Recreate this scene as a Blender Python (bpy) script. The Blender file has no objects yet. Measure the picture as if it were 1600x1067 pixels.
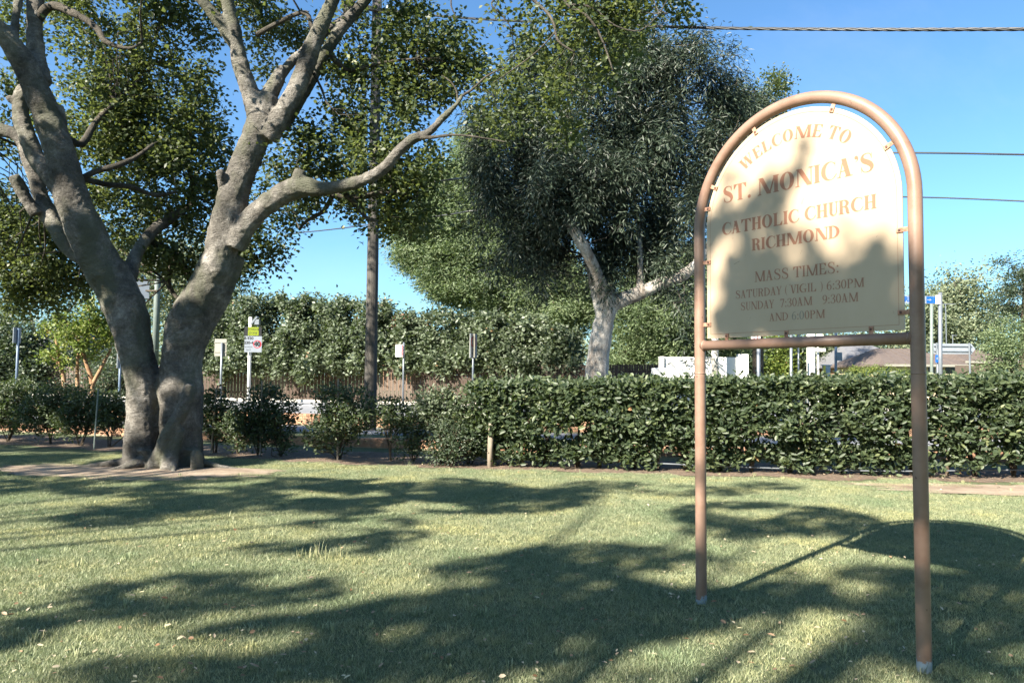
import bpy, math, random
import numpy as np
from mathutils import Vector, noise as mnoise

# ------------------------------------------------------------------ camera, world, sun
SC = bpy.context.scene
COL = SC.collection
F_PX, PITCH, ROLL, EYE = 1145.8, math.radians(2.79), math.radians(0.42), 1.55
cam_d = bpy.data.cameras.new("camera"); cam_d.sensor_width = 36.0
cam_d.lens = F_PX / 1600 * 36; cam_d.clip_end = 3000; cam_d.clip_start = 0.05
cam_d.dof.use_dof = True; cam_d.dof.focus_distance = 6.0; cam_d.dof.aperture_fstop = 9
cam = bpy.data.objects.new("camera", cam_d); COL.objects.link(cam)
cam.location = (0, 0, EYE)
_f = Vector((0, math.cos(PITCH), math.sin(PITCH))); _u0 = Vector((0, -math.sin(PITCH), math.cos(PITCH))); _x0 = Vector((1, 0, 0))
_x = _x0 * math.cos(ROLL) + _u0 * math.sin(ROLL); _u = _u0 * math.cos(ROLL) - _x0 * math.sin(ROLL)
from mathutils import Matrix
cam.rotation_euler = Matrix((( _x.x, _u.x, -_f.x), (_x.y, _u.y, -_f.y), (_x.z, _u.z, -_f.z))).to_euler()
SC.camera = cam

SUN = Vector((-0.98, -1.03, 1.0))            # towards the sun
SUN_EL = math.atan2(SUN.z, math.hypot(SUN.x, SUN.y)); SUN_AZ = math.atan2(SUN.x, SUN.y)
world = bpy.data.worlds.new("World"); SC.world = world; world.use_nodes = True
wn = world.node_tree; bg = wn.nodes["Background"]
sky = wn.nodes.new("ShaderNodeTexSky"); sky.sky_type = 'NISHITA'; sky.sun_disc = False
sky.sun_elevation = SUN_EL; sky.sun_rotation = SUN_AZ % (2 * math.pi)
sky.air_density = 1.0; sky.dust_density = 0.9; sky.ozone_density = 2.2; sky.altitude = 50
tint = wn.nodes.new("ShaderNodeMixRGB"); tint.blend_type = 'MULTIPLY'; tint.inputs[0].default_value = 1; tint.inputs[2].default_value = (0.64, 0.93, 1.10, 1)
wn.links.new(sky.outputs[0], tint.inputs[1]); 
wtc = wn.nodes.new("ShaderNodeTexCoord"); wmp = wn.nodes.new("ShaderNodeMapping"); wmp.inputs['Rotation'].default_value = (0.3, 0.5, 0.6); wmp.inputs['Scale'].default_value = (1.0, 5.0, 3.0)
wnz = wn.nodes.new("ShaderNodeTexNoise"); wnz.inputs['Scale'].default_value = 2.2; wnz.inputs['Detail'].default_value = 7; wnz.inputs['Roughness'].default_value = 0.6
wrp = wn.nodes.new("ShaderNodeValToRGB"); wrp.color_ramp.elements[0].position = 0.50; wrp.color_ramp.elements[1].position = 0.85; wrp.color_ramp.elements[0].color = (0, 0, 0, 1); wrp.color_ramp.elements[1].color = (0.12, 0.12, 0.12, 1)
wmx = wn.nodes.new("ShaderNodeMixRGB"); wmx.inputs[2].default_value = (4.6, 5.0, 5.4, 1)      # faint high cirrus
wn.links.new(wtc.outputs['Generated'], wmp.inputs[0]); wn.links.new(wmp.outputs[0], wnz.inputs[0]); wn.links.new(wnz.outputs[0], wrp.inputs[0]); wn.links.new(wrp.outputs[0], wmx.inputs[0])
wn.links.new(tint.outputs[0], wmx.inputs[1]); wn.links.new(wmx.outputs[0], bg.inputs[0]); bg.inputs[1].default_value = 0.058
sun_d = bpy.data.lights.new("sun", 'SUN'); sun_d.energy = 5.0; sun_d.angle = math.radians(0.53); sun_d.color = (1.0, 0.92, 0.78)
sun = bpy.data.objects.new("sun", sun_d); COL.objects.link(sun)
sun.rotation_euler = SUN.to_track_quat('Z', 'Y').to_euler(); sun.location = SUN * 30
SC.view_settings.view_transform = 'Standard'; SC.view_settings.look = 'None'
SC.view_settings.exposure = 2.0; SC.view_settings.gamma = 1.0
SC.view_settings.use_curve_mapping = False

rng = np.random.default_rng(7); random.seed(7)

# ------------------------------------------------------------------ picture -> place helpers (used only to measure positions)
def ray(px, py):
    return _x * ((px - 800) / F_PX) + _u * (-(py - 533.5) / F_PX) + _f
def at(px, py, Y):
    d = ray(px, py); t = Y / d.y
    return Vector((d.x * t, Y, EYE + d.z * t))
def on_ground(px, py, z=0.0):
    d = ray(px, py); t = (z - EYE) / d.z
    return Vector((d.x * t, d.y * t, z))
def pxm(n, Y): return n * Y / F_PX

# ------------------------------------------------------------------ terrain
CX = np.array([-400, -60, -40, -11.5, -4.1, -1.1, 1.0, 4.0, 7.8, 20, 60, 400.0])
CY = np.array([ 120,  36,  27,  16.6, 13.75, 12.95, 12.45, 12.0, 11.6, 10.6, 7, -30.0])
def cline(x): return np.interp(x, CX, CY)
def gz(x, y):
    d = np.asarray(y, float) - cline(x)
    t = np.clip((d - 12.5) / 9.0, 0, 1)
    return 0.36 * t * t * (3 - 2 * t)

# ------------------------------------------------------------------ materials
def nt(name):
    m = bpy.data.materials.new(name); m.use_nodes = True
    t = m.node_tree; return m, t, t.nodes, t.links, t.nodes["Principled BSDF"]
def ramp(n, stops):
    r = n.new("ShaderNodeValToRGB"); e = r.color_ramp.elements
    e[0].position, e[0].color = stops[0][0], (*stops[0][1], 1)
    e[1].position, e[1].color = stops[-1][0], (*stops[-1][1], 1)
    for p, c in stops[1:-1]:
        k = e.new(p); k.color = (*c, 1)
    return r
def noise_tex(n, l, scale, detail=4, rough=0.6, coord='Object', vscale=None, dist=0.0):
    tc = n.new("ShaderNodeTexCoord"); t = n.new("ShaderNodeTexNoise")
    t.inputs['Scale'].default_value = scale; t.inputs['Detail'].default_value = detail; t.inputs['Roughness'].default_value = rough
    t.inputs['Distortion'].default_value = dist
    if vscale:
        mp = n.new("ShaderNodeMapping"); mp.inputs['Scale'].default_value = vscale
        l.new(tc.outputs[coord], mp.inputs[0]); l.new(mp.outputs[0], t.inputs[0])
    else: l.new(tc.outputs[coord], t.inputs[0])
    return t
def simple(name, c1, c2=None, scale=6, rough=0.6, bump=0.0, bscale=40, metal=0.0, vscale=None, spec=0.5, bdist=0.01):
    m, t, n, l, p = nt(name)
    c2 = c2 or tuple(v * 0.75 for v in c1)
    nz = noise_tex(n, l, scale, 5, 0.65, vscale=vscale)
    r = ramp(n, [(0.32, c2), (0.68, c1)]); l.new(nz.outputs[0], r.inputs[0]); l.new(r.outputs[0], p.inputs['Base Color'])
    p.inputs['Roughness'].default_value = rough; p.inputs['Metallic'].default_value = metal
    p.inputs['Specular IOR Level'].default_value = spec
    if bump:
        b = n.new("ShaderNodeBump"); b.inputs['Strength'].default_value = bump; b.inputs['Distance'].default_value = bdist
        nb = noise_tex(n, l, bscale, 6, 0.65, vscale=vscale); l.new(nb.outputs[0], b.inputs['Height']); l.new(b.outputs[0], p.inputs['Normal'])
    return m
def leaf_mat(name, stops, rough=0.45, trans=0.35, tcol=(0.25, 0.38, 0.06), spec=0.5):
    m, t, n, l, p = nt(name)
    a = n.new("ShaderNodeAttribute"); a.attribute_name = "rnd"
    r = ramp(n, stops); l.new(a.outputs['Fac'], r.inputs[0]); l.new(r.outputs[0], p.inputs['Base Color'])
    p.inputs['Roughness'].default_value = rough; p.inputs['Specular IOR Level'].default_value = spec
    tr = n.new("ShaderNodeBsdfTranslucent")
    mx = n.new("ShaderNodeMixRGB"); mx.blend_type = 'MULTIPLY'; mx.inputs[0].default_value = 1; mx.inputs[2].default_value = (*tcol, 1)
    k = n.new("ShaderNodeMixRGB"); k.inputs[0].default_value = 0.5; k.inputs[2].default_value = (*tcol, 1)
    l.new(r.outputs[0], k.inputs[1]); l.new(k.outputs[0], tr.inputs[0]); n.remove(mx)
    ms = n.new("ShaderNodeMixShader"); ms.inputs[0].default_value = trans
    l.new(p.outputs[0], ms.inputs[1]); l.new(tr.outputs[0], ms.inputs[2]); l.new(ms.outputs[0], n["Material Output"].inputs[0])
    return m

M = {}
# bark of the big tree: grey, mottled with pale and mossy patches, fine wrinkles
def bark(name, cols, moss=None, vs=(1, 1, 1), sc=1.6, bump=0.7):
    m, t, n, l, p = nt(name)
    n1 = noise_tex(n, l, sc, 6, 0.7, vscale=vs, dist=0.5); r1 = ramp(n, [(0.3, cols[0]), (0.5, cols[1]), (0.68, cols[2])]); l.new(n1.outputs[0], r1.inputs[0])
    n2 = noise_tex(n, l, sc * 9, 8, 0.75, vscale=vs); r2 = ramp(n, [(0.35, (0.45, 0.45, 0.45)), (0.65, (1, 1, 1))]); l.new(n2.outputs[0], r2.inputs[0])
    mx = n.new("ShaderNodeMixRGB"); mx.blend_type = 'MULTIPLY'; mx.inputs[0].default_value = 0.85; l.new(r1.outputs[0], mx.inputs[1]); l.new(r2.outputs[0], mx.inputs[2])
    out = mx.outputs[0]
    nv = n.new("ShaderNodeTexVoronoi"); nv.feature = 'DISTANCE_TO_EDGE'; nv.inputs['Scale'].default_value = sc * 7; tcv = n.new("ShaderNodeTexCoord"); mpv = n.new("ShaderNodeMapping"); mpv.inputs['Scale'].default_value = (1.0, 1.0, 2.3)
    nd = noise_tex(n, l, sc * 5, 5, 0.7); av = n.new("ShaderNodeMixRGB"); av.blend_type = 'LINEAR_LIGHT'; av.inputs[0].default_value = 0.25; l.new(tcv.outputs['Object'], mpv.inputs[0]); l.new(mpv.outputs[0], av.inputs[1]); l.new(nd.outputs['Color'], av.inputs[2]); l.new(av.outputs[0], nv.inputs['Vector'])
    rv = ramp(n, [(0.0, (0.45, 0.43, 0.40)), (0.09, (1, 1, 1))]); l.new(nv.outputs['Distance'], rv.inputs[0])
    mv = n.new("ShaderNodeMixRGB"); mv.blend_type = 'MULTIPLY'; mv.inputs[0].default_value = 0.75; l.new(out, mv.inputs[1]); l.new(rv.outputs[0], mv.inputs[2]); out = mv.outputs[0]
    if moss:
        n3 = noise_tex(n, l, sc * 0.8, 5, 0.6, vscale=(1.3, 1.3, 0.6)); r3 = ramp(n, [(0.48, (0, 0, 0)), (0.62, (0.75, 0.75, 0.75))]); l.new(n3.outputs[0], r3.inputs[0])
        m2 = n.new("ShaderNodeMixRGB"); l.new(r3.outputs[0], m2.inputs[0]); l.new(out, m2.inputs[1]); m2.inputs[2].default_value = (*moss, 1); out = m2.outputs[0]
    l.new(out, p.inputs['Base Color']); p.inputs['Roughness'].default_value = 0.85; p.inputs['Specular IOR Level'].default_value = 0.25
    nb = noise_tex(n, l, sc * 14, 9, 0.72, vscale=(1, 1, 1.6)); b = n.new("ShaderNodeBump"); b.inputs['Strength'].default_value = bump; b.inputs['Distance'].default_value = 0.05
    nb2 = noise_tex(n, l, sc * 2.5, 6, 0.65, vscale=(0.8, 0.8, 2.2), dist=0.8)
    ad = n.new("ShaderNodeMath"); ad.operation = 'ADD'; l.new(nb.outputs[0], ad.inputs[0]); l.new(nb2.outputs[0], ad.inputs[1])
    l.new(ad.outputs[0], b.inputs['Height']); l.new(b.outputs[0], p.inputs['Normal'])
    return m
M['bark'] = bark("grey_bark", [(0.05, 0.046, 0.04), (0.19, 0.175, 0.155), (0.44, 0.41, 0.37)], moss=(0.10, 0.105, 0.07), bump=1.0)
M['gum_bark'] = bark("gum_bark", [(0.22, 0.16, 0.12), (0.50, 0.47, 0.43), (0.70, 0.69, 0.66)], vs=(1.6, 1.6, 0.5), sc=1.1, bump=0.3)
M['brown_bark'] = bark("brown_bark", [(0.05, 0.038, 0.028), (0.11, 0.085, 0.06), (0.19, 0.15, 0.11)], sc=2.5)
M['orange_bark'] = bark("orange_bark", [(0.26, 0.14, 0.08), (0.42, 0.26, 0.15), (0.5, 0.36, 0.25)], sc=3, bump=0.3)
M['twig'] = bark('dark_twig_bark', [(0.04, 0.035, 0.028), (0.09, 0.08, 0.065), (0.16, 0.14, 0.115)], sc=2.5)
M['leaf'] = leaf_mat("broad_leaf", [(0, (0.018, 0.032, 0.014)), (0.45, (0.038, 0.058, 0.022)), (0.8, (0.08, 0.105, 0.036)), (1, (0.18, 0.185, 0.06))], 0.50, 0.38, (0.30, 0.37, 0.08))
M['leaf_gum'] = leaf_mat("gum_leaf", [(0, (0.006, 0.011, 0.006)), (0.45, (0.017, 0.028, 0.016)), (0.85, (0.065, 0.088, 0.058)), (0.97, (0.18, 0.21, 0.16)), (1, (0.30, 0.13, 0.05))], 0.45, 0.05, (0.14, 0.20, 0.08), 0.35)
M['leaf_hedge'] = leaf_mat("hedge_leaf", [(0, (0.02, 0.034, 0.018)), (0.5, (0.046, 0.066, 0.034)), (0.86, (0.088, 0.112, 0.05)), (0.975, (0.15, 0.165, 0.075)), (1, (0.34, 0.11, 0.05))], 0.48, 0.2, spec=0.4)
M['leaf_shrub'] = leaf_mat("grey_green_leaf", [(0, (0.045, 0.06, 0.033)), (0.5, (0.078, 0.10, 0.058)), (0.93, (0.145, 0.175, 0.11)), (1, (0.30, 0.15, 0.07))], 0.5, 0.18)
M['leaf_fine'] = leaf_mat("feathery_leaf", [(0, (0.05, 0.075, 0.035)), (0.5, (0.11, 0.15, 0.07)), (1, (0.20, 0.24, 0.12))], 0.6, 0.3)
M['leaf_bright'] = leaf_mat("bright_leaf", [(0, (0.06, 0.09, 0.02)), (0.5, (0.14, 0.19, 0.04)), (0.9, (0.25, 0.26, 0.06)), (1, (0.4, 0.18, 0.06))], 0.5, 0.35)
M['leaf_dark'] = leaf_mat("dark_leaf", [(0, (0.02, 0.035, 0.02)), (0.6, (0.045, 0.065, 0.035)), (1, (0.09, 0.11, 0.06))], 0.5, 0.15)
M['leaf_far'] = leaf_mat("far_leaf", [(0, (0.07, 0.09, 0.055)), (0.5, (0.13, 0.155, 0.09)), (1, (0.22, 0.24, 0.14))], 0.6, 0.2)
M['leaf_dead'] = leaf_mat("fallen_leaf", [(0, (0.16, 0.075, 0.03)), (0.3, (0.30, 0.19, 0.11)), (0.75, (0.44, 0.36, 0.25)), (1, (0.52, 0.46, 0.28))], 0.6, 0.1, (0.4, 0.3, 0.15))
M['grass'] = leaf_mat("grass_blade", [(0, (0.07, 0.10, 0.055)), (0.5, (0.25, 0.275, 0.155)), (0.85, (0.41, 0.42, 0.25)), (1, (0.42, 0.39, 0.25))], 0.55, 0.25, (0.25, 0.34, 0.10))

def patchy(m):      # larger greener, drier and thinner patches over the lawn
    n, l = m.node_tree.nodes, m.node_tree.links; g = n.new("ShaderNodeNewGeometry"); z = n.new("ShaderNodeTexNoise"); z.inputs['Scale'].default_value = 0.9; z.inputs['Detail'].default_value = 5; z.inputs['Roughness'].default_value = 0.65
    l.new(g.outputs['Position'], z.inputs['Vector']); r = ramp(n, [(0.36, (0.72, 0.84, 0.80)), (0.5, (1.0, 1.0, 1.0)), (0.66, (1.42, 1.28, 1.05))]); l.new(z.outputs[0], r.inputs[0])
    p = n["Principled BSDF"]; src = p.inputs['Base Color'].links[0].from_socket; mx = n.new("ShaderNodeMixRGB"); mx.blend_type = 'MULTIPLY'; mx.inputs[0].default_value = 1
    l.new(src, mx.inputs[1]); l.new(r.outputs[0], mx.inputs[2]); l.new(mx.outputs[0], p.inputs['Base Color'])
patchy(M['grass'])
def ground_mat():
    m, t, n, l, p = nt("lawn_ground")
    n1 = noise_tex(n, l, 0.7, 6, 0.6); r1 = ramp(n, [(0.35, (0.085, 0.115, 0.05)), (0.7, (0.15, 0.17, 0.075))]); l.new(n1.outputs[0], r1.inputs[0])
    n2 = noise_tex(n, l, 60, 4, 0.7); r2 = ramp(n, [(0.3, (0.4, 0.4, 0.4)), (0.7, (1.15, 1.15, 1.1))]); l.new(n2.outputs[0], r2.inputs[0])
    mx = n.new("ShaderNodeMixRGB"); mx.blend_type = 'MULTIPLY'; mx.inputs[0].default_value = 1; l.new(r1.outputs[0], mx.inputs[1]); l.new(r2.outputs[0], mx.inputs[2])
    l.new(mx.outputs[0], p.inputs['Base Color']); p.inputs['Roughness'].default_value = 0.95
    b = n.new("ShaderNodeBump"); b.inputs['Strength'].default_value = 1; b.inputs['Distance'].default_value = 0.02; l.new(n2.outputs[0], b.inputs['Height']); l.new(b.outputs[0], p.inputs['Normal'])
    return m
M['ground'] = ground_mat()
M['soil'] = simple("dry_soil", (0.34, 0.27, 0.20), (0.18, 0.13, 0.09), 2.2, 0.95, 1.0, 25, bdist=0.03)
M['mulch'] = simple("leaf_mulch", (0.22, 0.155, 0.11), (0.07, 0.05, 0.035), 9, 0.95, 1.0, 45, bdist=0.03)
M['asphalt'] = simple("asphalt", (0.22, 0.225, 0.24), (0.15, 0.155, 0.17), 1.2, 0.85, 0.3, 90)
M['concrete'] = simple("concrete", (0.48, 0.45, 0.40), (0.36, 0.34, 0.30), 2, 0.85, 0.3, 60)
M['line'] = simple("road_paint", (0.8, 0.8, 0.78), (0.6, 0.6, 0.58), 9, 0.6)
M['drygrass'] = simple("dry_verge", (0.40, 0.36, 0.20), (0.24, 0.25, 0.11), 1.3, 0.95, 0.8, 50)
M['brick'] = simple("sandstone_brick", (0.42, 0.25, 0.155), (0.25, 0.13, 0.08), 3.5, 0.9, 0.5, 60)
M['mortar'] = simple("mortar", (0.42, 0.33, 0.25), None, 9, 0.95)
M['paling'] = simple("fence_timber", (0.075, 0.048, 0.036), (0.035, 0.023, 0.018), 5, 0.85, 0.6, 30, vscale=(6, 6, 0.7))
M['paling_grey'] = simple("weathered_timber", (0.12, 0.092, 0.075), (0.06, 0.045, 0.036), 5, 0.85, 0.6, 30, vscale=(6, 6, 0.7))
M['pole'] = simple("pole_timber", (0.10, 0.09, 0.08), (0.04, 0.036, 0.032), 3, 0.85, 0.8, 22, vscale=(7, 7, 0.35))
M['white'] = simple("white_render", (0.70, 0.69, 0.66), (0.60, 0.59, 0.56), 1.5, 0.8)
M['galv'] = simple("galvanised_steel", (0.20, 0.22, 0.25), (0.14, 0.16, 0.18), 5, 0.4, metal=0.35)
M['galv_green'] = simple("green_grey_steel", (0.15, 0.18, 0.165), (0.11, 0.135, 0.12), 5, 0.5)
M['steel_blue'] = simple("blue_grey_steel", (0.10, 0.15, 0.22), (0.07, 0.10, 0.15), 5, 0.5)
M['sign_white'] = simple("sign_face", (0.24, 0.27, 0.31), (0.20, 0.225, 0.26), 3, 0.4)
M['sign_back'] = simple("sign_back", (0.26, 0.25, 0.21), (0.22, 0.21, 0.18), 4, 0.5)
M['red'] = simple("sign_red", (0.45, 0.03, 0.05), None, 5, 0.4)
M['black'] = simple("sign_black", (0.015, 0.015, 0.018), None, 5, 0.45)
M['lime'] = simple("sign_lime", (0.20, 0.25, 0.015), None, 5, 0.4)
M['blue'] = simple("sign_blue", (0.005, 0.09, 0.42), (0.005, 0.08, 0.36), 5, 0.4)
M['wire'] = simple("black_cable", (0.03, 0.032, 0.035), None, 5, 0.45)
M['roof_grey'] = simple("grey_roof", (0.15, 0.15, 0.16), (0.11, 0.11, 0.12), 2, 0.7)
M['roof_brown'] = simple("brown_tiles", (0.115, 0.09, 0.078), (0.08, 0.06, 0.05), 4, 0.85, 0.6, 20)
M['roof_red'] = simple("terracotta", (0.28, 0.10, 0.06), None, 4, 0.85)
M['cream'] = simple("cream_wall", (0.66, 0.55, 0.38), (0.55, 0.45, 0.31), 2, 0.85)
M['glass'] = simple("dark_glass", (0.03, 0.035, 0.04), None, 3, 0.1)
M['hose'] = simple("grey_poly_pipe", (0.16, 0.18, 0.20), (0.10, 0.11, 0.13), 5, 0.5)
M['stake'] = simple("stake_timber", (0.26, 0.22, 0.17), (0.16, 0.13, 0.10), 5, 0.85, vscale=(5, 5, .6))
M['yellow'] = simple("bin_yellow", (0.62, 0.50, 0.06), None, 5, 0.5)
M['bin'] = simple("bin_body", (0.35, 0.42, 0.50), None, 5, 0.5)

def pipe_mat():   # faded dusty-pink paint, lichen speckle on upward faces, chipped to galvanising at the ground
    m, t, n, l, p = nt("pink_brown_paint")
    n1 = noise_tex(n, l, 2.2, 5, 0.6); r1 = ramp(n, [(0.3, (0.20, 0.122, 0.09)), (0.7, (0.26, 0.168, 0.126))]); l.new(n1.outputs[0], r1.inputs[0])
    n2 = noise_tex(n, l, 55, 6, 0.85); r2 = ramp(n, [(0.545, (0, 0, 0)), (0.60, (1, 1, 1))]); l.new(n2.outputs[0], r2.inputs[0])
    ge = n.new("ShaderNodeNewGeometry"); sx = n.new("ShaderNodeSeparateXYZ"); l.new(ge.outputs['Normal'], sx.inputs[0])
    up = n.new("ShaderNodeMapRange"); up.inputs[1].default_value = 0.55; up.inputs[2].default_value = 0.95; l.new(sx.outputs['Z'], up.inputs[0])
    mu = n.new("ShaderNodeMath"); mu.operation = 'MULTIPLY'; l.new(up.outputs[0], mu.inputs[0]); l.new(r2.outputs[0], mu.inputs[1])
    m1 = n.new("ShaderNodeMixRGB"); l.new(mu.outputs[0], m1.inputs[0]); l.new(r1.outputs[0], m1.inputs[1]); m1.inputs[2].default_value = (0.07, 0.06, 0.06, 1)
    nd = noise_tex(n, l, 8, 4, 0.6); 
    dirt = ramp(n, [(0.45, (1, 1, 1)), (0.75, (0.78, 0.72, 0.68))]); l.new(nd.outputs[0], dirt.inputs[0])
    m3 = n.new("ShaderNodeMixRGB"); m3.blend_type = 'MULTIPLY'; m3.inputs[0].default_value = 1; l.new(m1.outputs[0], m3.inputs[1]); l.new(dirt.outputs[0], m3.inputs[2])
    tc = n.new("ShaderNodeTexCoord"); so = n.new("ShaderNodeSeparateXYZ"); l.new(tc.outputs['Object'], so.inputs[0])
    n4 = noise_tex(n, l, 18, 4, 0.7); ad = n.new("ShaderNodeMath"); ad.operation = 'MULTIPLY_ADD'; l.new(n4.outputs[0], ad.inputs[0]); ad.inputs[1].default_value = 0.22
    sb = n.new("ShaderNodeMath"); sb.operation = 'MULTIPLY'; sb.inputs[1].default_value = -1; l.new(so.outputs['Z'], sb.inputs[0]); l.new(sb.outputs[0], ad.inputs[2])
    ch = n.new("ShaderNodeMapRange"); ch.inputs[1].default_value = 0.055; ch.inputs[2].default_value = 0.065; l.new(ad.outputs[0], ch.inputs[0])
    m4 = n.new("ShaderNodeMixRGB"); l.new(ch.outputs[0], m4.inputs[0]); l.new(m3.outputs[0], m4.inputs[1]); m4.inputs[2].default_value = (0.25, 0.31, 0.36, 1)
    # sparse rust pits anywhere
    n5 = noise_tex(n, l, 26, 3, 0.5); r5 = ramp(n, [(0.735, (0, 0, 0)), (0.755, (1, 1, 1))]); l.new(n5.outputs[0], r5.inputs[0])
    m5 = n.new("ShaderNodeMixRGB"); l.new(r5.outputs[0], m5.inputs[0]); l.new(m4.outputs[0], m5.inputs[1]); m5.inputs[2].default_value = (0.12, 0.06, 0.045, 1)
    l.new(m5.outputs[0], p.inputs['Base Color']); p.inputs['Roughness'].default_value = 0.42
    b = n.new("ShaderNodeBump"); b.inputs['Strength'].default_value = 0.15; b.inputs['Distance'].default_value = 0.004; l.new(n2.outputs[0], b.inputs['Height']); l.new(b.outputs[0], p.inputs['Normal'])
    return m
M['pipe'] = pipe_mat()
def panel_mat():
    m, t, n, l, p = nt("cream_enamel")
    n1 = noise_tex(n, l, 1.6, 5, 0.6, vscale=(1, 1, 0.5)); r1 = ramp(n, [(0.3, (0.41, 0.315, 0.22)), (0.7, (0.46, 0.36, 0.26))]); l.new(n1.outputs[0], r1.inputs[0])
    n2 = noise_tex(n, l, 16, 2, 0.4, vscale=(1, 1, 0.6)); r2 = ramp(n, [(0.755, (0, 0, 0)), (0.775, (0.7, 0.7, 0.7))]); l.new(n2.outputs[0], r2.inputs[0])
    m1 = n.new("ShaderNodeMixRGB"); l.new(r2.outputs[0], m1.inputs[0]); l.new(r1.outputs[0], m1.inputs[1]); m1.inputs[2].default_value = (0.30, 0.22, 0.16, 1)
    l.new(m1.outputs[0], p.inputs['Base Color']); p.inputs['Roughness'].default_value = 0.33
    return m
M['panel'] = panel_mat()
M['letter'] = simple("faded_red_brown", (0.30, 0.14, 0.085), (0.25, 0.115, 0.07), 5, 0.35)
M['letter_grey'] = simple("faded_grey_brown", (0.23, 0.20, 0.155), None, 5, 0.4)
M['clip'] = simple("rusty_pink_clip", (0.50, 0.28, 0.19), (0.20, 0.08, 0.045), 30, 0.7, 0.4, 80)
M['bolt'] = simple("rusted_bolt", (0.10, 0.05, 0.04), None, 60, 0.8)

# ------------------------------------------------------------------ object helpers
def link(o, parent=None):
    COL.objects.link(o)
    if parent is not None: o.parent = parent
    return o
def tag(o, label=None, cat=None, group=None, kind=None):
    if label: o['label'] = label
    if cat: o['category'] = cat
    if group: o['group'] = group
    if kind: o['kind'] = kind
    return o
def thing(name, loc, label, cat, group=None):
    o = bpy.data.objects.new(name, None); o.location = loc; o.empty_display_size = 0.2
    COL.objects.link(o); return tag(o, label, cat, group)

class MB:
    """collects geometry in world space; build() makes one object, moved to parent's origin"""
    def __init__(s): s.v = []; s.f = []
    def add(s, vs, fs):
        k = len(s.v); s.v += [tuple(v) for v in vs]; s.f += [tuple(i + k for i in f) for f in fs]; return s
    def box(s, c, size, rot=0.0, axes=None):
        c = Vector(c); hx, hy, hz = (v / 2 for v in size)
        if axes is None:
            axes = (Vector((math.cos(rot), math.sin(rot), 0)), Vector((-math.sin(rot), math.cos(rot), 0)), Vector((0, 0, 1)))
        X, Y, Z = axes; vs = [c + X * a * hx + Y * b * hy + Z * d * hz for a in (-1, 1) for b in (-1, 1) for d in (-1, 1)]
        return s.add(vs, [(0, 1, 3, 2), (4, 6, 7, 5), (0, 4, 5, 1), (2, 3, 7, 6), (0, 2, 6, 4), (1, 5, 7, 3)])
    def tube(s, pts, radii, seg=8, cap=True):
        pts = [Vector(p) for p in pts]; n = len(pts)
        if not hasattr(radii, '__len__'): radii = [radii] * n
        ref = None; vs = []
        for i, p in enumerate(pts):
            d = (pts[min(i + 1, n - 1)] - pts[max(i - 1, 0)]).normalized()
            if ref is None: ref = d.orthogonal().normalized()
            ref = (ref - d * ref.dot(d)); ref = ref.normalized() if ref.length > 1e-6 else d.orthogonal().normalized()
            b = d.cross(ref)
            for k in range(seg):
                a = 2 * math.pi * k / seg; vs.append(p + (ref * math.cos(a) + b * math.sin(a)) * radii[i])
        fs = [(i * seg + k, i * seg + (k + 1) % seg, (i + 1) * seg + (k + 1) % seg, (i + 1) * seg + k) for i in range(n - 1) for k in range(seg)]
        if cap: fs += [tuple(range(seg))[::-1], tuple((n - 1) * seg + k for k in range(seg))]
        return s.add(vs, fs)
    def build(s, name, mat, parent=None, smooth=False, bevel=0.0):
        me = bpy.data.meshes.new(name)
        off = Vector(parent_world(parent)) if parent is not None else Vector((0, 0, 0))
        me.from_pydata([tuple(Vector(v) - off) for v in s.v], [], s.f)
        me.materials.append(M[mat] if isinstance(mat, str) else mat)
        if smooth: me.polygons.foreach_set('use_smooth', [True] * len(me.polygons))
        o = link(bpy.data.objects.new(name, me), parent)
        if bevel:
            b = o.modifiers.new('bevel', 'BEVEL'); b.width = bevel; b.segments = 2
        return o
def parent_world(p):
    v = Vector((0, 0, 0))
    while p is not None: v += p.location; p = p.parent
    return v
def copy_tree(o, parent=None):
    c = o.copy(); COL.objects.link(c); c.parent = parent
    for ch in [x for x in bpy.data.objects if x.parent == o]: copy_tree(ch, c)
    return c

def smooth_path(pts, sub=5):
    """Catmull-Rom through rows of numbers"""
    P = np.array(pts, float); out = []
    n = len(P)
    for i in range(n - 1):
        p0, p1, p2, p3 = P[max(i - 1, 0)], P[i], P[i + 1], P[min(i + 2, n - 1)]
        for k in range(sub):
            t = k / sub; out.append(0.5 * ((2 * p1) + (-p0 + p2) * t + (2 * p0 - 5 * p1 + 4 * p2 - p3) * t * t + (-p0 + 3 * p1 - 3 * p2 + p3) * t ** 3))
    out.append(P[-1]); return np.array(out)

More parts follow.
